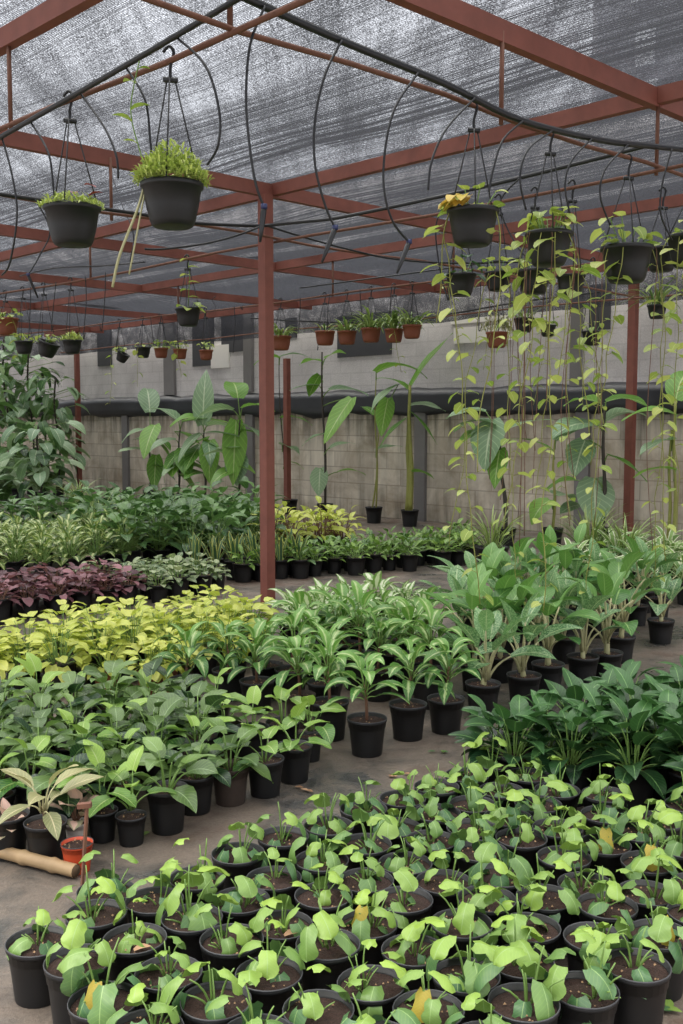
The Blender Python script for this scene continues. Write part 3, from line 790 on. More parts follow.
def relax(P, dmin, it=80, ds=None):
    """push pots apart until no two stand closer than dmin (or half the sum of their own widths ds)"""
    P = [Vector((p.x, p.y, 0)) for p in P]
    for _ in range(it):
        for i in range(len(P)):
            for j in range(i + 1, len(P)):
                dm = dmin if ds is None else (ds[i] + ds[j]) * .5
                d = P[j] - P[i]
                if abs(d.x) > dm or abs(d.y) > dm: continue
                l = d.length
                if l < dm:
                    if l < 1e-5: d = Vector((1e-3, 1e-3, 0)); l = d.length
                    c = d * ((dm - l) / l * .5)
                    P[i] -= c; P[j] += c
    return P


def inside(p, poly):
    c = False; k = len(poly)
    for i in range(k):
        a, b = poly[i], poly[(i + 1) % k]
        if (a.y > p.y) != (b.y > p.y) and p.x < (b.x - a.x) * (p.y - a.y) / (b.y - a.y) + a.x: c = not c
    return c


def lattice(poly_px, z, su, sv, jit=.02, keep=()):
    """points of a staggered grid aligned with the building inside a ground polygon given by its corners; away from those of KEEP"""
    poly = [at(x, y, z) for x, y in poly_px]
    uvs = [to_uv(p) for p in poly]
    u0, u1 = min(a for a, b in uvs), max(a for a, b in uvs); v0, v1 = min(b for a, b in uvs), max(b for a, b in uvs)
    out = []; j = 0; v = v0 + sv * .5
    while v < v1:
        u = u0 + su * (.5 if j % 2 else 0)
        while u < u1:
            p = W(u + R.uniform(-jit, jit), v + R.uniform(-jit, jit))
            if inside(p, poly) and all((p - q).length > su * .8 for q in keep): out.append(p)
            u += su
        v += sv; j += 1
    return out


def rows(P, sv, key=lambda p: to_uv(p)):
    """[(point, row from the far-v side, place along the row from low u)]"""
    vmax = max(to_uv(p)[1] for p in P)
    d = {}
    for p in P: d.setdefault(int((vmax - to_uv(p)[1]) / sv + .35), []).append(p)
    out = []
    for i, rr in enumerate(sorted(d)):
        for j, p in enumerate(sorted(d[rr], key=lambda p: to_uv(p)[0])): out.append((p, i + 1, j + 1))
    return out


def o_(i): return ORD[min(i, len(ORD) - 1)]


def visible(p, top=.5, mg=40):
    """whether a plant standing at p can reach into the picture"""
    def pr(z):
        y = p.y * math.cos(PITCH) - (z - H) * math.sin(PITCH); w = p.y * math.sin(PITCH) + (z - H) * math.cos(PITCH)
        return 341.5 + F * p.x / y, 512 - F * w / y
    if p.y < .5: return False
    x, y = pr(.17); x2, y2 = pr(top)
    return -mg < x < 683 + mg and y2 < 1024

# ------------------------------------------------------------------ block of lime seedlings closest to the camera
zr = .172
FG = [(45, 934), (82, 963), (107, 997), (132, 940), (97, 915), (168, 971), (151, 1021), (190, 915), (232, 942), (209, 1004), (282, 920), (241, 897), (325, 894), (328, 947), (269, 971),
      (318, 1007), (264, 1032), (369, 919), (368, 983), (363, 876), (411, 895), (455, 882), (414, 945), (462, 925), (469, 975), (433, 1006), (522, 949), (503, 902), (530, 1003), (503, 871),
      (541, 883), (579, 868), (589, 906), (622, 884), (644, 929), (610, 956), (582, 985), (692, 912), (238, 854), (283, 839), (329, 826), (365, 809), (366, 843), (322, 862), (407, 859), (400, 825),
      (273, 876), (404, 799), (436, 788), (467, 777), (437, 813), (477, 803), (493, 764), (501, 789), (528, 775), (505, 815), (541, 802), (478, 831), (449, 842), (491, 862), (525, 846), (568, 793),
      (651, 818), (631, 833), (680, 850), (602, 846), (576, 867), (656, 865), (685, 880), (686, 806), (614, 814), (555, 826), (150, 900), (195, 878), (110, 888), (555, 930), (580, 935), (485, 1032), (380, 1035), (590, 795)]
P = [at(x, y, zr) for x, y in FG]; P = [Vector((p.x, p.y, 0)) for p in P]
fill = lattice([(60, 925), (110, 1010), (150, 1060), (600, 1010), (640, 940), (720, 900), (700, 815), (600, 795), (500, 765), (360, 810), (240, 850), (110, 890)], zr, .19, .17, .008, P)
P = relax(P + fill, .183)
YEL = {(107, 997), (369, 919), (433, 1006), (602, 846), (644, 929), (656, 865)}
DRY = {(282, 920), (132, 940)}
idx = {i: FG[i] for i in range(len(FG))}
ptkey = {}
for i, p in enumerate(P): ptkey[id(p)] = idx.get(i)
for p, r_, c_ in rows(P, .165):
    if not visible(p, .4, 60): continue
    k = ptkey[id(p)]
    what = 'lime seedling in black pot'
    if k in YEL: what = 'yellow-leafed seedling in black pot'
    if k in DRY: what = 'dry-leafed seedling in black pot'
    lab = '%s, %s from the rod end, %s row off the path' % (what, o_(c_), o_(r_))
    t = plant('potted_seedling', 'seedling', 'fg', p, lab, 'potted plant', 'lime seedlings in black pots', sc=R.uniform(.95, 1.08) if False else 1.0)
    s = R.uniform(.8, 1.12)
    for ch in t.children:
        if ch.name.startswith(('stems', 'foliage')):
            ch.scale = (s, s, s); ch.location = (R.uniform(-.012, .012), R.uniform(-.012, .012), .15 * (1 - s)); ch.rotation_euler = (R.uniform(-.12, .12), R.uniform(-.12, .12), R.random() * 6.28)
    if k in YEL:
        m = MB(); a = R.uniform(-2.2, -.9); tip = Vector((math.cos(a) * .03, math.sin(a) * .03, .235))
        m.tube(bez(Vector((0, 0, .15)), Vector((0, 0, .21)), tip, 3), .0028, 5, mi=1)
        m.leaf(tip, a, D(-50), .08, .026, p_fiddle, D(50), -.4, 7, 4, .6, .1)
        o = link('yellowed_leaf', m.mesh('yellowed_leaf', [M['yellow_leaf'], M['stem']]), t, label='yellowed drooping leaf'); o.rotation_euler.z = -t.rotation_euler.z
    if k in DRY:
        m = MB(); m.leaf((.01, -.06, .165), .4, .25, .05, .016, p_ovate, .5, .5, 4, 4, .6)
        o = link('dry_leaf', m.mesh('dry_leaf', M['dry_leaf']), t, label='dry tan leaf lying on the soil'); o.rotation_euler.z = -t.rotation_euler.z

# ------------------------------------------------------------------ dark glossy block beyond it
poly = [(500, 752), (560, 765), (640, 778), (690, 792), (760, 800), (800, 740), (700, 700), (640, 712), (575, 725), (545, 735)]
P = relax(lattice(poly, zr, .23, .21, .03), .197)
for p, r_, c_ in rows(P, .21):
    if visible(p, .6, 60):
        plant('potted_glossy_plant', 'glossy', 'mid', p, 'dark glossy-leaved plant in black pot, %s from the path end, %s row of its block' % (o_(c_), o_(r_)), 'potted plant', 'dark glossy plants beyond the seedlings', sc=R.uniform(.95, 1.12), rim=False)
plant('potted_glossy_plant', 'glossy', 'small', at(497, 748, .15).xy.to_3d(), 'small dark glossy plant standing apart at the corner of its block by the path', 'potted plant', 'dark glossy plants beyond the seedlings', sc=.85, rim=False)

# ------------------------------------------------------------------ philodendron block on the far side of the path
edge = [((128, 812), 'small', 'philo_young', 'upright-leaved philodendron in small black pot, standing forward at the path edge'),
        ((103, 809), 'small', 'philo_young', 'philodendron in black pot between the red pot and the green pot'),
        ((167, 789), 'edge', 'philo', 'philodendron in black pot, two places from the small upright one along the path'),
        ((198, 771), 'edge', 'philo', 'broad dark philodendron in tall black pot beside the dusty brown pot'),
        ((229, 764), 'dusty', 'philo', 'philodendron in a dusty brown pot at the path edge'),
        ((263, 757), 'edge', 'philo_young', 'young philodendron in black pot beside the dusty brown pot'),
        ((294, 744), 'edge', 'philo_young', 'young lime philodendron in black pot, last of the path edge row'),
        ((71, 794), 'green', 'philo', 'philodendron in a dark green pot behind the red pot'),
        ((10, 812), 'edge', 'pink', 'pinkish-leaved plant in black pot at the picture edge'),
        ((283, 722), 'edge', 'philo_young', 'young philodendron behind the last pot of the path edge row'),
        ((252, 728), 'edge', 'philo_young', 'young philodendron second back from the path behind the dusty pot'),
        ((225, 722), 'dusty', 'philo_young', 'young philodendron in brown pot, third back from the path'),
        ((310, 735), 'small', 'philo_young', 'small wilting philodendron at the outer corner of its block')]
KEEP = []
for (x, y), pk, sp, lab in edge:
    p = at(x, y, .12 if pk == 'small' else .165); p.z = 0; KEEP.append(p)
KEEP2 = [at(42, 820, .15), at(77, 842, .105), at(75, 823, .08)]
for q in KEEP2: q.z = 0
fill = lattice([(-60, 830), (20, 808), (100, 790), (150, 770), (220, 745), (262, 718), (225, 704), (130, 694), (0, 694), (-60, 700)],   .165, .195, .18, .025, KEEP + KEEP2)
WD = {'small': .122, 'edge': .168, 'dusty': .168, 'green': .172}
Q = relax(KEEP + KEEP2 + fill, .168, 80, [WD[e[1]] for e in edge] + [.158, .118, .082] + [.168] * len(fill))
for i, ((x, y), pk, sp, lab) in enumerate(edge):
    plant('potted_philodendron', sp, pk, Q[i], lab, 'potted plant', 'philodendrons along the path edge', sc=1.0)
kb = len(KEEP)
plant('potted_bronze_plant', 'bronze', 'cane', Q[kb], 'bronze-tinged plant in black pot beside the bamboo pole', 'potted plant', None, rz=.6)
for p, r_, c_ in rows(Q[len(KEEP) + len(KEEP2):], .18):
    if visible(p, .5):
        plant('potted_philodendron', R.choice(('philo', 'philo', 'philo', 'philo_young')), 'edge', p, 'dark philodendron inside the block across the path, %s along its %s row' % (o_(c_), o_(r_)), 'potted plant', 'dark philodendrons across the path', sc=R.uniform(.9, 1.1), rim=False)
# empty red pot with a pink-leaved cup behind it
r = thing('red_pot', 'orange-red plastic pot with grey rim and no plant, beside the bamboo pole', 'pot', Q[kb + 1])
po = link('pot', POT['red'][0], r); link('rim', POT['red'][1], po); link('soil', POT['red'][2], r)
plant('potted_pink_plant', 'pink', 'cup', Q[kb + 2], 'pink-leaved plant in a small white cup behind the red pot', 'potted plant', None, sc=1.15)

# bamboo pole, rusty rod with a flat top, fallen sprig
a = at(-25, 845, .03); b = at(76, 871, .03)
r = thing('bamboo_pole', 'dry bamboo pole lying on the ground by the red pot', 'bamboo pole', a); d = b - a
m = MB(); pts = []; rad = []
for i in range(25):
    t = i / 24; pts.append(d * t); rad.append(.024 + (.005 if i in (5, 12, 19) else 0))
m.tube(pts, rad, 10, cap=False)
link('culm', m.mesh('culm', M['bamboo']), r)
m = MB(); m.tube([d * .985, d * 1.002], [.021, .022], 10)
link('cut_end', m.mesh('cut_end', M['bamboo_end']), r, label='dark broken end')
base = at(80, 925, 0); top = on_v(87, 806, to_uv(base)[1])
r = thing('rusty_rod', 'thin rusty metal rod with flat cap standing upright at the seedling block corner', 'rod', base)
m = MB(); m.box(Vector((0, 0, 0)), top - base, .009, .009); link('shaft', m.mesh('shaft', M['rod'], False), r)
m = MB(); e = top - base; m.box(e - Vector((.03, 0, 0)), e + Vector((.014, 0, .004)), .02, .015); link('cap', m.mesh('cap', M['rod'], False), r)
p = at(660, 1005, .004)
m = MB()
for i in range(6): m.leaf(p + Vector((.012 * i - .03, -.006 * i, .004)), i * 1.9, .15, .05, .013, p_ovate, .3, .2, 4, 2, R.random())
tag(link('fallen_sprig', m.mesh('fallen_sprig', M['seedling'])), 'green sprig fallen on the bare floor beside the seedling pots', 'sprig')
for (x, y, lab) in ((440, 752, 'scatter of green leaf bits on the ground sheet beyond the seedlings'), (395, 775, 'pale dry leaf lying on the path'), (312, 790, 'small dry leaf near the last philodendron pot'), (160, 832, 'green leaf bits at the foot of the black pots')):
    p = at(x, y, .004); m = MB()
    for i in range(3): m.leaf(p + Vector((R.uniform(-.05, .05), R.uniform(-.03, .03), .003)), R.random() * 6, .1, .04, .012, p_ovate, .2, .3, 3, 2, R.random())
    tag(link('fallen_leaf', m.mesh('fallen_leaf', M['dry_leaf'] if 'dry' in lab else M['seedling'])), lab, 'leaf')

# ------------------------------------------------------------------ banded foliage rows in the middle
AG = [((367, 717), 'mid', 'banded plant on a woody stem in black pot, foremost of its row on the path'),
      ((408, 703), 'mid', 'banded plant in black pot directly behind the foremost one'),
      ((446, 697), 'mid', 'banded plant in black pot at the end of its row next to the speckled plants'),
      ((330, 703), 'mid', 'banded plant in wide black pot just inside from the foremost one'),
      ((300, 692), 'dusty', 'banded plant in a weathered pot with dead stalks hanging over its rim'),
      ((325, 683), 'mid', 'banded plant in black pot, two places behind the weathered pot'),
      ((257, 679), 'mid', 'small banded plant in black pot, two places from the weathered pot'),
      ((229, 668), 'mid', 'banded plant in black pot near the lime block end'),
      ((268, 663), 'mid', 'banded plant in black pot right below the tall steel post'),
      ((290, 668), 'mid', 'banded plant in black pot between the post and the weathered pot'),
      ((186, 678), 'mid', 'banded plant in black pot farthest along the row towards the lime block')]
K1 = [at(x, y, .18).xy.to_3d() for (x, y), _, _ in AG]
DF = [((483, 682), 'dieff', 'tall speckled plant with upright leaves in black pot, first beside the banded plants'),
      ((524, 675), 'dieff', 'speckled plant with one long leaf spreading over the aisle, second in its row'),
      ((548, 662), 'dieff_plain', 'broad-leaved cane plant in black pot, behind the two speckled front plants'),
      ((583, 656), 'dieff', 'speckled cane plant in black pot, third at the aisle edge'),
      ((607, 652), 'dieff_plain', 'broad-leaved cane plant in black pot, fourth at the aisle edge'),
      ((621, 635), 'dieff_plain', 'broad-leaved cane plant in black pot behind the fourth at the aisle edge'),
      ((661, 618), 'dieff', 'cane plant in black pot standing alone at the aisle end')]
K2 = [at(x, y, .18).xy.to_3d() for (x, y), _, _ in DF]
poly = [(300, 655), (350, 672), (400, 683), (440, 680), (430, 640), (330, 632), (285, 642)]
A3 = lattice(poly, .18, .3, .27, .03, K1 + K2)
poly = [(440, 672), (500, 662), (560, 645), (600, 630), (640, 606), (690, 590), (620, 585), (520, 600), (450, 612), (420, 635)]
D3 = lattice(poly, .18, .34, .31, .04, K1 + K2 + A3)
poly = [(285, 640), (430, 634), (445, 612), (420, 604), (330, 606), (285, 615)]
W3 = lattice(poly, .18, .26, .24, .03, K1 + K2 + A3 + D3)
allp = relax(K1 + K2 + A3 + D3 + W3, .205)
i0 = 0
for i, ((x, y), pk, lab) in enumerate(AG):
    plant('potted_banded_plant', 'aglao', pk, allp[i], lab, 'potted plant', 'banded plants beside the path')
i0 = len(AG)
for i, ((x, y), sp, lab) in enumerate(DF):
    plant('potted_speckled_plant' if sp == 'dieff' else 'potted_cane_plant', sp, 'mid', allp[i0 + i], lab, 'potted plant', 'cane plants along the aisle')
i0 += len(DF)
for p, r_, c_ in rows(allp[i0:i0 + len(A3)], .27):
    plant('potted_banded_plant', 'aglao', 'mid', p, 'banded plant behind the front banded pots, %s along the %s inner row' % (o_(c_), o_(r_)), 'potted plant', 'inner banded plants', sc=R.uniform(1.0, 1.2), rim=False)
i0 += len(A3)
for p, r_, c_ in rows(allp[i0:i0 + len(D3)], .31):
    if visible(p, .9):
        sp = R.choice(('dieff', 'dieff_plain'))
        plant('potted_speckled_plant' if sp == 'dieff' else 'potted_cane_plant', sp, 'mid', p, '%s cane plant inside the tall leafy block, %s along its %s row' % ('speckled' if sp == 'dieff' else 'plain broad-leaved', o_(c_), o_(r_)), 'potted plant', 'inner cane plants', sc=R.uniform(.86, 1.08), rim=False)
i0 += len(D3)
for p, r_, c_ in rows(allp[i0:], .24):
    plant('potted_white_leaved_plant', 'white_var', 'far', p, 'white-variegated plant behind the banded plants, %s along its %s row' % (o_(c_), o_(r_)), 'potted plant', 'white-variegated plants behind the banded plants', sc=R.uniform(1.0, 1.25), rim=False)

# ------------------------------------------------------------------ lattice blocks farther off
def block(name, spec, potkey, poly, z, su, sv, what, group, sc=(.95, 1.15), jit=.03, dmin=.18, top=.5, keep=()):
    P = relax(lattice(poly, z, su, sv, jit, keep), dmin, 20)
    for p, r_, c_ in rows(P, sv):
        if visible(p, top, 30):
            plant(name, spec, potkey, p, '%s, %s along the %s row of its block' % (what, o_(c_), o_(r_)), 'potted plant', group, sc=R.uniform(*sc), rim=False)
    return P

block('potted_lime_plant', 'lime', 'far', [(-50, 680), (30, 672), (110, 664), (190, 658), (238, 645), (262, 622), (225, 612), (130, 622), (40, 636), (-50, 655)], .16, .245, .225, 'yellow-lime leafy plant in black pot', 'yellow-lime plants before the post', sc=(1.05, 1.25))
for (x, y, lab) in ((106, 662, 'lime plant in a reddish pot at the front of the lime block'), (150, 666, 'lime plant in a terracotta pot beside the reddish pot'), (165, 664, 'lime plant in a terracotta pot next to the banded plants')):
    plant('potted_lime_plant', 'lime', 'terra', at(x, y + 4, .15).xy.to_3d(), lab, 'potted plant', 'lime plants in terracotta pots', sc=.95, rim=False)
block('potted_purple_plant', 'purple', 'far', [(-30, 606), (5, 603), (75, 594), (140, 587), (120, 577), (60, 578), (-30, 590)], .16, .24, .23, 'purple-leaved plant in black pot', 'purple-leaved plants', sc=(1.0, 1.3))
block('potted_grey_green_plant', 'grey', 'far', [(140, 588), (220, 579), (215, 568), (90, 571), (75, 576), (125, 578)], .16, .25, .24, 'grey-green small-leaved plant in black pot', 'grey-green plants behind the purple ones', sc=(1.0, 1.3))
block('potted_snake_plant', 'snake', 'far', [(195, 571), (245, 567), (310, 561), (300, 553), (195, 562)], .16, .24, .24, 'yellow-edged sword-leaved plant in black pot', 'sword-leaved plants before the dark leafy block', sc=(1.1, 1.35))
block('potted_bushy_green_plant', 'small', 'far', [(230, 567), (320, 562), (400, 557), (478, 549), (470, 537), (380, 545), (300, 552)], .16, .24, .23, 'small bushy green plant in black pot', 'bushy green plants in a long row before the wall', sc=(1.0, 1.3))
block('potted_variegated_plant', 'varieg', 'far', [(-20, 568), (60, 563), (128, 557), (125, 540), (60, 536), (-20, 545)], .16, .3, .28, 'cream-variegated plant in black pot', 'cream-variegated plants at the far side', sc=(1.0, 1.3))
block('potted_dark_leafy_plant', 'dark', 'far', [(120, 557), (190, 556), (262, 548), (262, 522), (190, 520), (80, 525), (-20, 528), (-20, 540), (60, 535)], .16, .36, .34, 'tall dark leafy plant in black pot', 'dark leafy plants before the back wall', sc=(1.05, 1.4), top=.8)
plant('potted_dark_leafy_plant', 'dark', 'terra', at(132, 556, .15).xy.to_3d(), 'dark leafy plant in an orange-red pot at the front of its block', 'potted plant', None, sc=.9)
block('potted_yellow_shrub', 'yellow_ti', 'far', [(268, 545), (345, 541), (350, 531), (275, 533)], .16, .36, .34, 'yellow-green leafy shrub before the wall', 'yellow-green shrubs before the block wall', sc=(1.0, 1.2), top=.8)
block('potted_striped_plant', 'stripe', 'far', [(560, 585), (625, 582), (700, 590), (720, 560), (650, 556), (570, 560)], .16, .36, .34, 'white-striped arching plant in black pot', 'white-striped plants near the vine ends', sc=(1.0, 1.3), top=.7)
for (x, y, lab) in ((492, 545, 'brown-green grassy tuft in a wide black pot before the wall'), (588, 550, 'arching grassy tuft in black pot beside the second steel post'), (625, 552, 'grassy tuft in black pot just past the second steel post'), (78, 480, 'grassy yellow-green tuft in black pot beside the slim post'), (100, 505, 'grassy tuft in black pot before the far block wall')):
    plant('potted_grass_tuft', 'tuft', 'big', at(x, y + (12 if y > 520 else 28), .2).xy.to_3d(), lab, 'potted plant', 'grassy tufts before the wall', sc=1.25 if y > 500 else 1.1, rim=False)

# ------------------------------------------------------------------ tall large-leaved plants along the wall
def tall(px, u, ytop, stems, leaves, label, stemmat='dark_stem', r=.022, potkey='big', extra=0):
    """stems: list of (px bottom, px top, y top); leaves: (px, py of the leaf base, azimuth in the picture plane 0 = towards +x, elevation, length, half width, droop, tone, pale)"""
    b = on_u(px, 500, u); b.z = 0
    t = thing('tall_leafy_plant', label, 'potted plant', b, 0, 'tall large-leaved plants by the back wall')
    po = link('pot', POT[potkey][0], t); link('soil', POT[potkey][2], t)
    xs = []
    for (x0, x1, y1) in stems:
        p0 = on_u(x0, 500, u) ; p0.z = .2
        p1 = on_u(x1, y1, u)
        q0 = Vector((max(-.1, min(.1, p0.x - b.x)), max(-.1, min(.1, p0.y - b.y)), .2)); q1 = p1 - b
        m = MB(); m.tube(smooth([q0, q0.lerp(q1, .35) + Vector((.02, 0, 0)), q0.lerp(q1, .7) - Vector((.015, 0, 0)), q1], 3), [r] * 4 + [r * .8] * 3 + [r * .6] * 3, 7)
        link('stem', m.mesh('stem', M[stemmat]), t); xs.append((q0, q1))
    leaves = list(leaves)
    if extra:
        for k in range(extra):
            leaves.append((px + R.uniform(-6, 6), R.uniform(430, 478), R.choice((0, 180, 200, 340, 260)) + R.uniform(-20, 20), R.uniform(-50, 25), R.uniform(.35, .6), R.uniform(.10, .15), R.uniform(20, 60), R.random(), R.random() < .4))
    for (x, y, az, el, L, hw, dr, tn, pale) in leaves:
        p = on_u(x, y, u) - b
        # petiole from the closest stem point somewhat lower
        q0, q1 = min(xs, key=lambda s: abs((s[0].lerp(s[1], max(0, min(1, (p.z - .2) / max(.05, s[1].z - .2)))) - p).x))
        f = max(0, min(1, (p.z - .32) / max(.05, q1.z - .2))); s = q0.lerp(q1, f)
        m = MB(); m.tube(bez(s, s.lerp(p, .5) + Vector((0, 0, .05)), p, 4), [.011, .01, .009, .008, .007], 5, mi=1)
        m.leaf(p, D(az) + R.uniform(-.2, .2), D(el), L * 1.2, hw * 1.25, p_ovate, D(dr), .18, 9, 4, tn, .03, R.uniform(-.3, .3), .06)
        link('leaf', m.mesh('leaf', [M['canna_pale' if pale else 'canna'], M['stem']]), t)

T = tall
T(325, 11.6, 350, [(325, 322, 352)], [(322, 362, 170, 20, .35, .13, 60, .6, 0), (326, 358, 20, 35, .32, .13, 50, .7, 0), (318, 385, 175, 0, .4, .10, 25, .4, 1), (330, 390, 10, 10, .55, .14, 40, .35, 1), (352, 398, 215, -48, .75, .17, 12, .85, 0), (320, 375, 150, -50, .35, .12, 20, .6, 0),
   (325, 434, 190, -10, .36, .13, 40, .3, 1), (330, 448, 30, 25, .42, .06, 40, .6, 1), (338, 472, 15, 15, .40, .09, 50, .95, 0), (320, 468, 265, -60, .42, .13, 20, .5, 1)], 'tall dark-stemmed plant before the wall with a large bright hanging leaf')
T(374, 11.7, 385, [(376, 376, 380), (372, 381, 420)], [(376, 372, 345, 25, .75, .15, 75, .8, 0), (398, 385, 200, -25, .55, .13, 40, .5, 1), (388, 398, 240, -60, .55, .12, 10, .9, 0), (376, 450, 20, 20, .36, .10, 30, .5, 1), (374, 415, 120, 40, .3, .06, 40, .4, 0)], 'tall thin-caned plant before the wall with one arching bright top leaf', 'yellow_stem', .014)
T(410, 11.7, 370, [(410, 410, 385), (407, 409, 420)], [(411, 385, 40, 52, .95, .11, 15, .7, 0), (411, 405, 5, 5, .45, .12, 35, .3, 1), (407, 418, 215, -30, .55, .08, 25, .3, 0), (411, 412, 330, -40, .55, .06, 20, .4, 0), (412, 472, 0, 5, .3, .11, 50, .6, 0), (409, 390, 150, 40, .5, .10, 50, .5, 0)], 'thick yellow-green stemmed plant before the wall with one long upward leaf', 'yellow_stem', .04)
T(506, 10.6, 420, [(506, 500, 440)], [(497, 425, 150, 20, .55, .16, 65, .2, 1), (492, 420, 250, -55, .6, .19, 20, .25, 1), (486, 412, 180, 10, .45, .15, 45, .3, 1), (500, 448, 260, -50, .5, .11, 20, .7, 0), (502, 432, 20, 25, .62, .09, 30, .3, 1), (478, 430, 215, -20, .3, .12, 30, .8, 0)], 'dark-stemmed plant with grey-green heavy leaves, below the first trailing vine', 'dark_stem', .028)
T(553, 11.0, 440, [(553, 555, 440)], [(556, 440, 20, 30, .6, .07, 35, .5, 1), (552, 450, 160, 30, .5, .08, 40, .6, 0), (550, 500, 185, -30, .34, .14, 50, .95, 0), (555, 495, 40, 10, .35, .13, 60, .6, 1)], 'slim green-stemmed plant before the wall between two dark-stemmed plants', 'yellow_stem', .02)
T(602, 11.5, 400, [(603, 605, 410)], [(598, 402, 150, 20, .4, .16, 60, .6, 0), (606, 402, 330, 20, .45, .15, 60, .3, 0), (596, 425, 200, 10, .6, .2, 60, .2, 1), (585, 440, 230, -40, .5, .15, 25, .3, 1), (606, 420, 20, 30, .55, .12, 60, .4, 1), (575, 480, 180, 0, .35, .13, 50, .6, 0), (594, 478, 275, -60, .55, .2, 10, .3, 1), (580, 505, 200, 0, .3, .11, 40, .4, 1), (608, 455, 330, -20, .5, .11, 30, .2, 0)], 'bushy dark-stemmed plant with broad grey-green leaves beside the second steel post', 'dark_stem', .028)
T(676, 10.4, 430, [(674, 676, 400), (668, 672, 430)], [(676, 415, 170, 20, .5, .12, 60, .6, 0), (672, 440, 200, 0, .4, .12, 50, .4, 1), (676, 470, 160, 10, .4, .1, 50, .8, 0), (676, 400, 60, 60, .5, .12, 60, .5, 0)], 'yellow-caned plant at the picture edge by the block wall', 'yellow_stem', .02)
T(150, 11.4, 400, [(150, 150, 430)], [(150, 412, 110, 60, .75, .17, 60, .3, 1), (155, 425, 265, -35, .75, .17, 25, .75, 0), (148, 430, 200, 0, .5, .15, 60, .5, 1), (152, 440, 330, 10, .5, .14, 70, .3, 0), (156, 455, 270, -70, .6, .13, 10, .5, 0)], 'large-leaved plant before the far wall, first past the slim post', extra=6)
T(178, 11.2, 410, [(178, 180, 430)], [(178, 420, 150, 40, .65, .17, 60, .3, 1), (183, 422, 10, 10, .8, .17, 30, .95, 0), (176, 440, 190, 0, .5, .15, 60, .6, 1), (182, 448, 300, -40, .6, .15, 30, .4, 0), (180, 450, 220, -40, .5, .13, 20, .3, 0)], 'large-leaved plant with a horizontal bright leaf, second past the slim post', extra=6)
T(205, 11.4, 390, [(205, 204, 430)], [(203, 425, 95, 80, .95, .17, 30, .35, 1), (200, 418, 200, 10, .5, .15, 60, .6, 0), (208, 425, 350, 10, .5, .14, 60, .5, 1), (210, 440, 280, -60, .7, .15, 20, .7, 0), (200, 445, 240, -40, .55, .13, 20, .4, 0)], 'large-leaved plant with one upright pale leaf, third past the slim post', extra=6)
T(238, 11.0, 400, [(238, 240, 420)], [(238, 398, 100, 60, .5, .17, 70, .6, 0), (233, 410, 190, 10, .6, .17, 60, .3, 1), (242, 408, 350, 20, .5, .15, 60, .6, 0), (236, 420, 270, -75, .95, .17, 5, .85, 0), (244, 425, 320, -20, .5, .13, 40, .4, 1), (237, 452, 275, -70, .5, .17, 10, .2, 1)], 'large-leaved plant with a long bright hanging leaf close behind the tall post', extra=6)
T(290, 11.8, 355, [(278, 279, 365)], [(279, 358, 200, 10, .4, .13, 60, .7, 0), (280, 357, 0, 20, .45, .12, 50, .3, 1), (281, 418, 330, 10, .55, .09, 50, .6, 0), (282, 445, 320, 0, .45, .12, 40, .3, 1), (286, 462, 10, 0, .3, .08, 50, .9, 0)], 'slender plant between the tall post and the thin post, one leaf hanging low', 'dark_stem', .012)

# dense climbers at the far end
def climber(px, u, ytop, w, label, n=34, seed=0):
    b = on_u(px, 480, u); b.z = 0
    t = thing('climbing_plant', label, 'climbing plant', b, 0, 'dense climbers at the far end')
    link('pot', POT['big'][0], t); link('soil', POT['big'][2], t)
    ztop = on_u(px, ytop, u).z
    m = MB(); m.tube(smooth([Vector((0, 0, .2)), Vector((.05, .03, ztop * .4)), Vector((-.04, 0, ztop * .75)), Vector((0, 0, ztop))], 4), .02, 6)
    link('stem', m.mesh('stem', M['dark_stem']), t)
    d = MB(); l = MB()
    for i in range(n):
        z = .35 + (ztop - .3) * i / n + R.uniform(-.1, .1); az = R.random() * 6.28
        rr = w * R.uniform(.2, 1)
        p = Vector((math.cos(az) * rr, math.sin(az) * rr, z)); s = R.uniform(.8, 1.3)
        mm = d if R.random() < .5 else l
        mm.tube([Vector((0, 0, z - .1)), p], .006, 4, mi=1)
        mm.leaf(p, az, R.uniform(-.9, .2), .34 * s, .11 * s, p_heart, D(50), .2, 6, 2, R.random(), .05, R.uniform(-.4, .4), .05)
    link('foliage', d.mesh('foliage', [M['dark'], M['stem']]), t)
    link('foliage', l.mesh('foliage', [M['canna_pale'], M['stem']]), t, label='paler grey-green leaves')
climber(8, 10.6, 335, .62, 'dense dark climbing plant at the picture edge below terracotta basket', 90)
climber(32, 10.9, 350, .6, 'dense climbing plant, second from the picture edge', 80)
climber(58, 11.0, 378, .5, 'dense grey-green climbing plant just before the slim post', 70)
climber(-12, 9.5, 350, .6, 'dark climbing plant half outside the picture edge', 70)
climber(40, 9.6, 425, .6, 'lower bushy climbing plant in front of the others', 60)
climber(18, 9.8, 445, .6, 'low wide bushy climbing plant at the foot of the others', 60)
# palm-like plant behind
b = on_u(45, 480, 11.7); b.z = 0
t = thing('fan_leaved_plant', 'dark plant with drooping finger leaves high beside the slim post', 'potted plant', b)
link('pot', POT['big'][0], t)
m = MB(); zt = on_u(45, 372, 11.7).z; m.tube([Vector((0, 0, .2)), Vector((.05, 0, zt * .6)), Vector((0, 0, zt))], .025, 6); link('stem', m.mesh('stem', M['dark_stem']), t)
m = MB()
for i in range(26): m.leaf(Vector((0, 0, zt - .05)), i * .9, R.uniform(-.4, .6), .6, .035, p_strap, D(90), .2, 6, 2, R.random() * .5)
link('foliage', m.mesh('foliage', M['dark']), t)

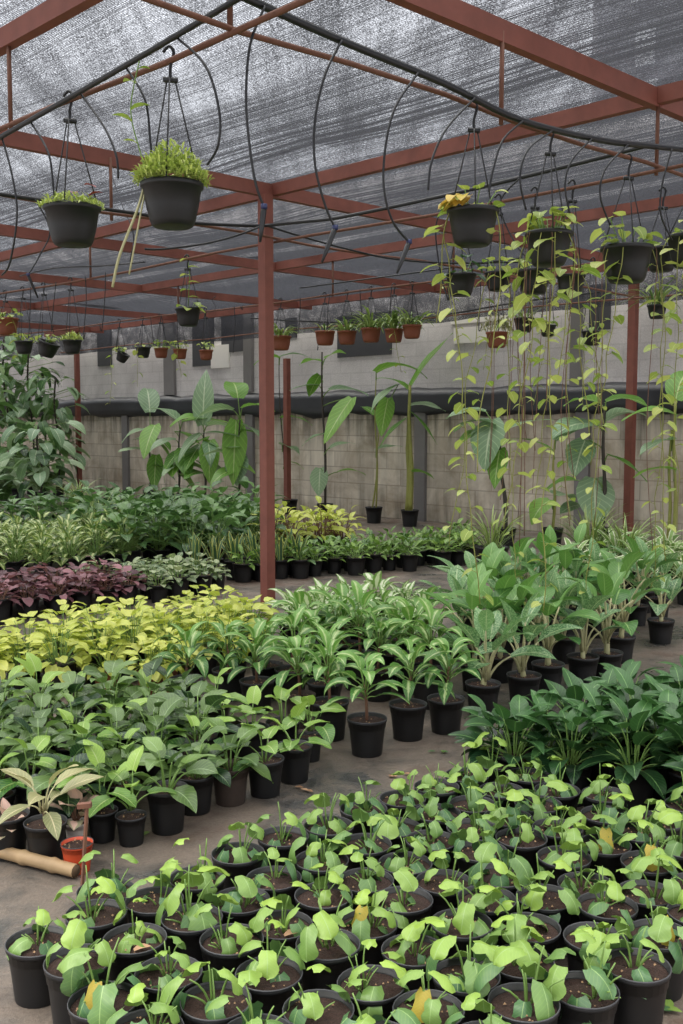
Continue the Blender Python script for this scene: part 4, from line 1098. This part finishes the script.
# ------------------------------------------------------------------ hanging pots
def basket_mesh(key, mat, r=1.0, h=1.42, taper=.70):
    m = MB()
    m.lathe([(0.001, 0), (r * taper * .85, 0), (r * taper * .96, .05), (r * taper * 1.06, .2), (r * (taper + .95) / 2 * 1.03, h * .45), (r * .95, h * .86), (r * 1.0, h * .87), (r * 1.03, h * .9), (r * 1.03, h * .98), (r * .97, h), (r * .9, h * .9), (r * .86, h * .8), (.001, h * .78)], 24)
    return m.mesh(key, mat)
BASK = {'black': basket_mesh('black_basket', M['pot']), 'terra': basket_mesh('terracotta_basket', M['terra'], 1, 1.4, .75)}
SOILDISC = {}
for key, h in (('black', 1.42), ('terra', 1.4)):
    m = MB(); m.lathe([(.001, h * .85), (.5, h * .86), (.9, h * .84)], 16); SOILDISC[key] = m.mesh('basket_soil', M['soil'])


def fluffy(r, n, mat_tone=(0, 1), hgt=.12, L=.05):
    m = MB()
    for i in range(n):
        a = R.random() * 6.28; rr = r * math.sqrt(R.random()) * 1.15
        z = hgt * (1 - (rr / (r * 1.25)) ** 2) * R.uniform(.3, 1)
        m.leaf(Vector((math.cos(a) * rr, math.sin(a) * rr, z)), R.random() * 6.28, R.uniform(0, 1.3), L * R.uniform(.7, 1.3), L * .17, p_ovate, 1.0, .1, 2, 2, R.uniform(*mat_tone))
    return m


def grassy(n, L, hw, r):
    m = MB()
    for i in range(n):
        a = R.random() * 6.28
        m.leaf(Vector((math.cos(a) * r * R.random(), math.sin(a) * r * R.random(), 0)), a, R.uniform(.5, 1.45), L * R.uniform(.6, 1.2), hw, p_strap, D(95), .2, 5, 2, R.random())
    return m


def hearts(n, r, L, up=.12):
    m = MB()
    for i in range(n):
        a = R.random() * 6.28; rr = r * R.uniform(.5, 1.15); z = R.uniform(0, up)
        p = Vector((math.cos(a) * rr, math.sin(a) * rr, z))
        m.tube([Vector((math.cos(a) * rr * .3, math.sin(a) * rr * .3, -.02)), p], .003, 4, mi=1)
        m.leaf(p, a + R.uniform(-.5, .5), R.uniform(-.5, .5), L * R.uniform(.7, 1.2), L * .42, p_heart, D(50), .2, 5, 4, R.random(), .08, R.uniform(-.3, .3))
    return m


def vine_mesh(start, length, L=.092, drift=None, gap=.075):
    m = MB(); pts = [Vector(start)]; k = max(4, int(length / .12))
    dx, dy = (R.uniform(-.015, .015), R.uniform(-.015, .015)) if drift is None else drift
    out = Vector((start[0], start[1], 0)); out = out.normalized() * .05 if out.length > 0 else Vector()
    for i in range(k):
        p = pts[-1] + Vector((dx + R.uniform(-.02, .02), dy + R.uniform(-.02, .02), -length / k)) + (out if i == 0 else Vector())
        pts.append(p)
    sp = smooth(pts, 3); m.tube(sp, .0028, 4, mi=1)
    acc = 0; s = 1
    for i in range(1, len(sp)):
        acc += (sp[i] - sp[i - 1]).length
        if acc > gap * R.uniform(.7, 1.5):
            acc = 0; s = -s
            a = (0 if s > 0 else math.pi) + R.uniform(-1.0, 1.0)
            q = sp[i] + Vector((math.cos(a) * .03, math.sin(a) * .03, .012))
            m.tube([sp[i], q], .002, 3, mi=1)
            f = (1.25 - .6 * i / len(sp)) * R.uniform(.65, 1.15)
            m.leaf(q, a, R.uniform(-.7, .1), L * f, L * .44 * f, p_heart, D(40), .2, 4, 2, R.random(), .08, R.uniform(-.4, .4))
    return m


def basket(px, py, plane, width_px, kind, label, fol, vines=(), tilt=0.0, hook_z=None, extra=None, roots=0):
    """rim centre at a pixel's ray meeting the rod plane"""
    p = plane(px, py); r = width_px / F * p.y / 2 * 1.0
    h = (1.42 if kind == 'black' else 1.4) * r
    t = thing('hanging_pot', label, 'hanging pot', (p.x, p.y, p.z - h), 0, 'hanging pots under the shade net')
    body = link('pot', BASK[kind], t); body.scale = (r, r, r); body.rotation_euler = (tilt * .3, tilt, 0)
    so = link('soil', SOILDISC[kind], t); so.scale = (r, r, r)
    hz = (hook_z or ZR) - (p.z - h)
    m = MB()
    for j in range(3):
        a = .5 + j * 2.094
        m.tube([Vector((math.cos(a) * r * .98, math.sin(a) * r * .98, h * .95)), Vector((math.cos(a) * .02, math.sin(a) * .02, hz - .09))], .0035, 4)
    link('hanger_wires', m.mesh('hanger_wires', M['wire']), t)
    m = MB(); m.tube([(-.03, 0, hz - .09), (.03, 0, hz - .095)], .012, 6)
    m.tube(smooth([(0, 0, hz - .09), (0, 0, hz - .04), (.015, .0, hz + .02), (-.005, 0, hz + .045), (-.03, 0, hz + .02)], 4), .007, 6)
    link('hook', m.mesh('hook', M['pipe']), t)
    f = fol(r)
    if f is not None:
        mb_, mats = f
        o = link('foliage', mb_.mesh('foliage', mats), t); o.location = (0, 0, h * .92)
    for (a, ln, *rest) in vines:
        v = vine_mesh((math.cos(a) * r * .9, math.sin(a) * r * .9, h * 1.0), ln, *(rest or ()))
        link('trailing_vine', v.mesh('trailing_vine', [M['vine'], M['yellow_stem']]), t)
    if extra: extra(t, r, h)
    for k in range(roots):
        a = R.random() * 6.28; ln = R.uniform(.9, 2.0)
        q = Vector((math.cos(a) * r * .95, math.sin(a) * r * .95, h * .95))
        m = MB(); m.tube(smooth([q, q + Vector((math.cos(a) * .03, math.sin(a) * .03, -.12)), q + Vector((R.uniform(-.04, .04), R.uniform(-.04, .04), -ln * .6)), q + Vector((R.uniform(-.06, .06), 0, -ln))], 4), .0022, 4)
        link('aerial_root', m.mesh('aerial_root', M['brown_stem']), t)
    return t

u26 = lambda x, y: on_u(x, y, 2.62)
u59 = lambda x, y: on_u(x, y, 5.9)
u88 = lambda x, y: on_u(x, y, 8.8)
v33 = lambda x, y: on_v(x, y, 3.31)
V = [M['vine'], M['stem']]

def red_tips(t, r, h):
    m = MB()
    for (x, z) in ((.02, .07), (.09, .06), (.12, .10)): m.leaf((x, -.03, h * .9 + z), R.uniform(0, 3), .5, .07, .022, p_ovate, .6, .3, 5, 2, R.random())
    link('red_leaves', m.mesh('red_leaves', M['red_leaf']), t, label='dark red leaves among the green')
basket(72, 206, u26, 54, 'black', 'big black hanging pot with sparse foliage and dark red leaves', lambda r: (fluffy(r, 420, (0, 1), .07, .035), M['fluff']), extra=red_tips)

def climb(t, r, h):
    m = MB(); pts = smooth([(-.09, 0, h), (-.13, 0, h + .12), (-.17, 0, h + .3), (-.13, 0, h + .5)], 4); m.tube(pts, .003, 4, mi=1)
    for (i, a, s) in ((1, 3.3, .09), (3, .4, .10), (5, 3.0, .07), (7, 3.4, .09), (8, .1, .09), (10, 2.5, .075), (11, .5, .06)):
        m.leaf(pts[min(i, len(pts) - 1)], a, .6, s, s * .33, p_ovate, .9, .2, 5, 4, R.random())
    link('climbing_shoot', m.mesh('climbing_shoot', V), t, label='thin leafy shoot climbing the hanger')
    m = MB()
    m.tube(smooth([(-r * .9, 0, h * .95), (-r * 1.1, -.02, h * .4), (-r * 1.7, -.03, -.12), (-r * 2.0, 0, -.25)], 4), .006, 5)
    m.tube(smooth([(-r * .8, -.02, h * .95), (-r * 1.0, -.04, h * .2), (-r * 1.4, -.03, -.2)], 4), .004, 5)
    link('bare_runners', m.mesh('bare_runners', M['pale_stem']), t, label='pale bare runners hanging below the pot')
basket(172, 183, u26, 60, 'black', 'biggest black hanging pot overflowing with fluffy lime foliage', lambda r: (fluffy(r * 1.04, 1900, (0, 1), .175, .034), M['fluff']), extra=climb)

def yellow_top(t, r, h):
    m = MB()
    for i in range(14): m.leaf((-r * .55 + R.uniform(-.05, .05), -r * .5 + R.uniform(-.05, .03), h + R.uniform(0.01, .06)), R.uniform(2.4, 5.6), -.2, .085, .034, p_heart, .9, .3, 5, 4, R.random())
    link('yellow_leaves', m.mesh('yellow_leaves', M['withered']), t, label='withered yellow leaves')
basket(473, 209, v33, 50, 'black', 'black hanging pot with a withered yellow leaf clump on top', lambda r: (hearts(9, r, .08, .1), V), [(3.3, 2.0), (2.9, .55), (5.8, 1.3, .05)], extra=yellow_top)
basket(549, 232, v33, 46, 'black', 'black hanging pot hidden in a tangle of trailing lime vines', lambda r: (hearts(26, r, .095, .15), V), [(4.2, 1.6), (4.8, 2.0), (5.5, .8), (.3, 1.1), (3.4, .6)], roots=5)
basket(627, 246, v33, 50, 'black', 'wide black hanging pot before the second post with two long vines', lambda r: (hearts(16, r, .10, .18), V), [(3.6, 2.1), (4.3, 1.3), (5.9, 1.9)], roots=3)
basket(662, 248, lambda x, y: on_v(x, y, 3.6), 32, 'black', 'black hanging pot partly hidden behind the wide vine pot', lambda r: (hearts(6, r, .07, .1), V), [(5.6, 1.0)])
basket(690, 235, v33, 44, 'black', 'hanging pot at the picture edge with vines falling to the floor plants', lambda r: (hearts(10, r, .09, .12), V), [(3.3, 2.3), (3.9, 1.9), (4.5, 2.3)])
dk = lambda r: (hearts(8, r, .12, .12), [M['dark'], M['stem']])
basket(461, 274, u59, 30, 'black', 'black hanging pot with dark drooping leaves below the yellow-topped pot', dk, [(4, .6, .04)])
basket(498, 272, u59, 26, 'black', 'narrow black hanging pot with a vine over its rim, beside the dark-leaved one', lambda r: (hearts(6, r, .08, .1), V), [(3.8, 1.9), (5.2, 2.3)], roots=4)
basket(534, 270, u59, 33, 'black', 'black hanging pot under the tangled vine pot', lambda r: (hearts(9, r, .09, .1), V), [(4, 1.2), (5.2, 1.6)], roots=4)
basket(571, 275, u59, 28, 'black', 'black hanging pot behind the tangle of vines beside the wide pot', lambda r: (hearts(8, r, .09, .1), V), [(4.4, 1.6), (5.4, 1.0, .05)])
basket(592, 331, u88, 20, 'black', 'small low black hanging pot with pale leaves beside the second post', lambda r: (hearts(8, r, .07, .1), V), [(4, .7), (5, .5)])
basket(548, 325, u88, 16, 'black', 'small black hanging pot low behind the vine tangle', lambda r: (hearts(8, r, .07, .1), V), [(4.4, .8)])
basket(524, 318, u88, 20, 'black', 'small black hanging pot with pale grassy tuft below the vine tangle', lambda r: (grassy(30, .22, .008, r), M['grassy']), [(5, .7)])
basket(497, 332, u88, 22, 'terra', 'brown hanging pot with tangled reddish plant before pale boards', lambda r: (fluffy(r * 1.3, 260, (0, 1), .2, .06), M['bronze']), [(4, .4)])
basket(657, 305, u88, 19, 'black', 'small black hanging pot with grassy fan of leaves', lambda r: (grassy(46, .38, .008, r), M['grassy']))
basket(188, 308, u59, 25, 'black', 'small black hanging pot with an upright leafy vine, below the lime pot', lambda r: (hearts(6, r, .10, .06), V), extra=lambda t, r, h: link('climbing_shoot', (lambda m: (m.tube([(0, 0, h), (.02, 0, h + .3), (0, 0, h + .5)], .004, 4, mi=1), [m.leaf((.01, 0, h + .1 + .07 * i), (0, 2.6)[i % 2], .2, .11, .04, p_heart, .8, .2, 4, 2, R.random()) for i in range(6)], m)[-1])(MB()).mesh('climbing_shoot', V), t))
basket(6, 318, u59, 24, 'terra', 'brown hanging pot with lime leaves at the picture edge', lambda r: (hearts(18, r, .10, .14), V), [(5.5, .5)])
basket(24, 341, u59, 18, 'black', 'small black hanging pot with lime leaves, first beside the brown edge pot', lambda r: (hearts(20, r, .06, .1), V))
basket(45, 341, u59, 21, 'black', 'tilted small black hanging pot, second beside the brown edge pot', lambda r: (hearts(20, r, .06, .1), V), tilt=.35)
basket(72, 340, u59, 19, 'black', 'small black hanging pot with fine lime foliage above the slim post', lambda r: (fluffy(r, 240, (0, 1), .09, .05), M['fluff']))
basket(120, 352, u88, 13, 'black', 'tiny tilted black hanging pot with long vine, past the slim post', lambda r: (hearts(10, r, .07, .1), V), [(3.6, .8)], tilt=.5)
basket(143, 347, u88, 15, 'black', 'tiny black wire-sided hanging pot beside three terracotta ones', lambda r: (hearts(8, r, .07, .08), V), [(4.2, .6)])
basket(161, 348, u88, 14, 'terra', 'small terracotta hanging pot, first of three together by the far wall', lambda r: (hearts(18, r, .07, .13), V))
basket(180, 349, u88, 14, 'terra', 'small terracotta hanging pot, middle of three by the far wall', lambda r: (hearts(18, r, .07, .13), V), [(4.5, .4)])
basket(206, 350, u88, 14, 'terra', 'small terracotta hanging pot, last of three, closest to the tall post', lambda r: (hearts(12, r, .07, .13), V))
gr = lambda n, L: (lambda r: (grassy(n, L, .012, r), M['grassy']))
basket(281, 336, u88, 20, 'terra', 'terracotta hanging pot with grassy leaves between the tall and thin posts', gr(40, .3))
basket(325, 331, u88, 20, 'terra', 'terracotta hanging pot with few leaves, first of five in a row', gr(10, .2))
basket(347, 331, u88, 19, 'terra', 'terracotta hanging pot with grassy leaves, second of five in a row', gr(36, .3))
basket(371, 328, u88, 20, 'terra', 'terracotta hanging pot with tall grassy leaves, third of five in a row', gr(60, .36))
basket(394, 329, u88, 19, 'terra', 'terracotta hanging pot with spilling leaves, fourth of five in a row', gr(60, .36), [(4.6, .5, .06, None, .05)])
basket(412, 325, u88, 19, 'terra', 'terracotta hanging pot with upright leaves, last of five in a row', gr(40, .3))

# ------------------------------------------------------------------ light
w = bpy.data.worlds.new('overcast'); SC.world = w; w.use_nodes = True
N, L = w.node_tree.nodes, w.node_tree.links; N.clear()
o = N.new('ShaderNodeOutputWorld'); bg = N.new('ShaderNodeBackground')
tc = N.new('ShaderNodeTexCoord'); sp = N.new('ShaderNodeSeparateXYZ'); L.new(tc.outputs['Generated'], sp.inputs[0])
c = ramp(N, L, sp.outputs[2], [(0.0, (0.66, 0.67, 0.68, 1)), (0.35, (0.94, 0.955, 0.98, 1)), (1.0, (1.0, 1.0, 1.0, 1))])
L.new(c, bg.inputs[0]); bg.inputs[1].default_value = 1.5
L.new(bg.outputs[0], o.inputs[0])
s = bpy.data.lights.new('sun', 'SUN'); s.energy = 8.0; s.angle = D(85); s.color = (1.0, 0.965, 0.87)
so = bpy.data.objects.new('sun', s); COL.objects.link(so); so.rotation_euler = (D(-8), D(-10), 0); so.location = (0, 0, 8)

# ------------------------------------------------------------------ camera
cd = bpy.data.cameras.new('camera'); cam = bpy.data.objects.new('camera', cd); COL.objects.link(cam)
cam.location = (0, 0, H); cam.rotation_euler = (math.pi / 2 - PITCH, 0, 0)
cd.sensor_fit = 'VERTICAL'; cd.sensor_height = 36.0; cd.lens = F / 1024 * 36.0; cd.clip_end = 200
SC.camera = cam
SC.view_settings.view_transform = 'Standard'; SC.view_settings.exposure = 0.2
SC.cycles.max_bounces = 6; SC.cycles.transparent_max_bounces = 16; SC.cycles.diffuse_bounces = 3; SC.cycles.glossy_bounces = 2
SC.cycles.caustics_reflective = False; SC.cycles.caustics_refractive = False
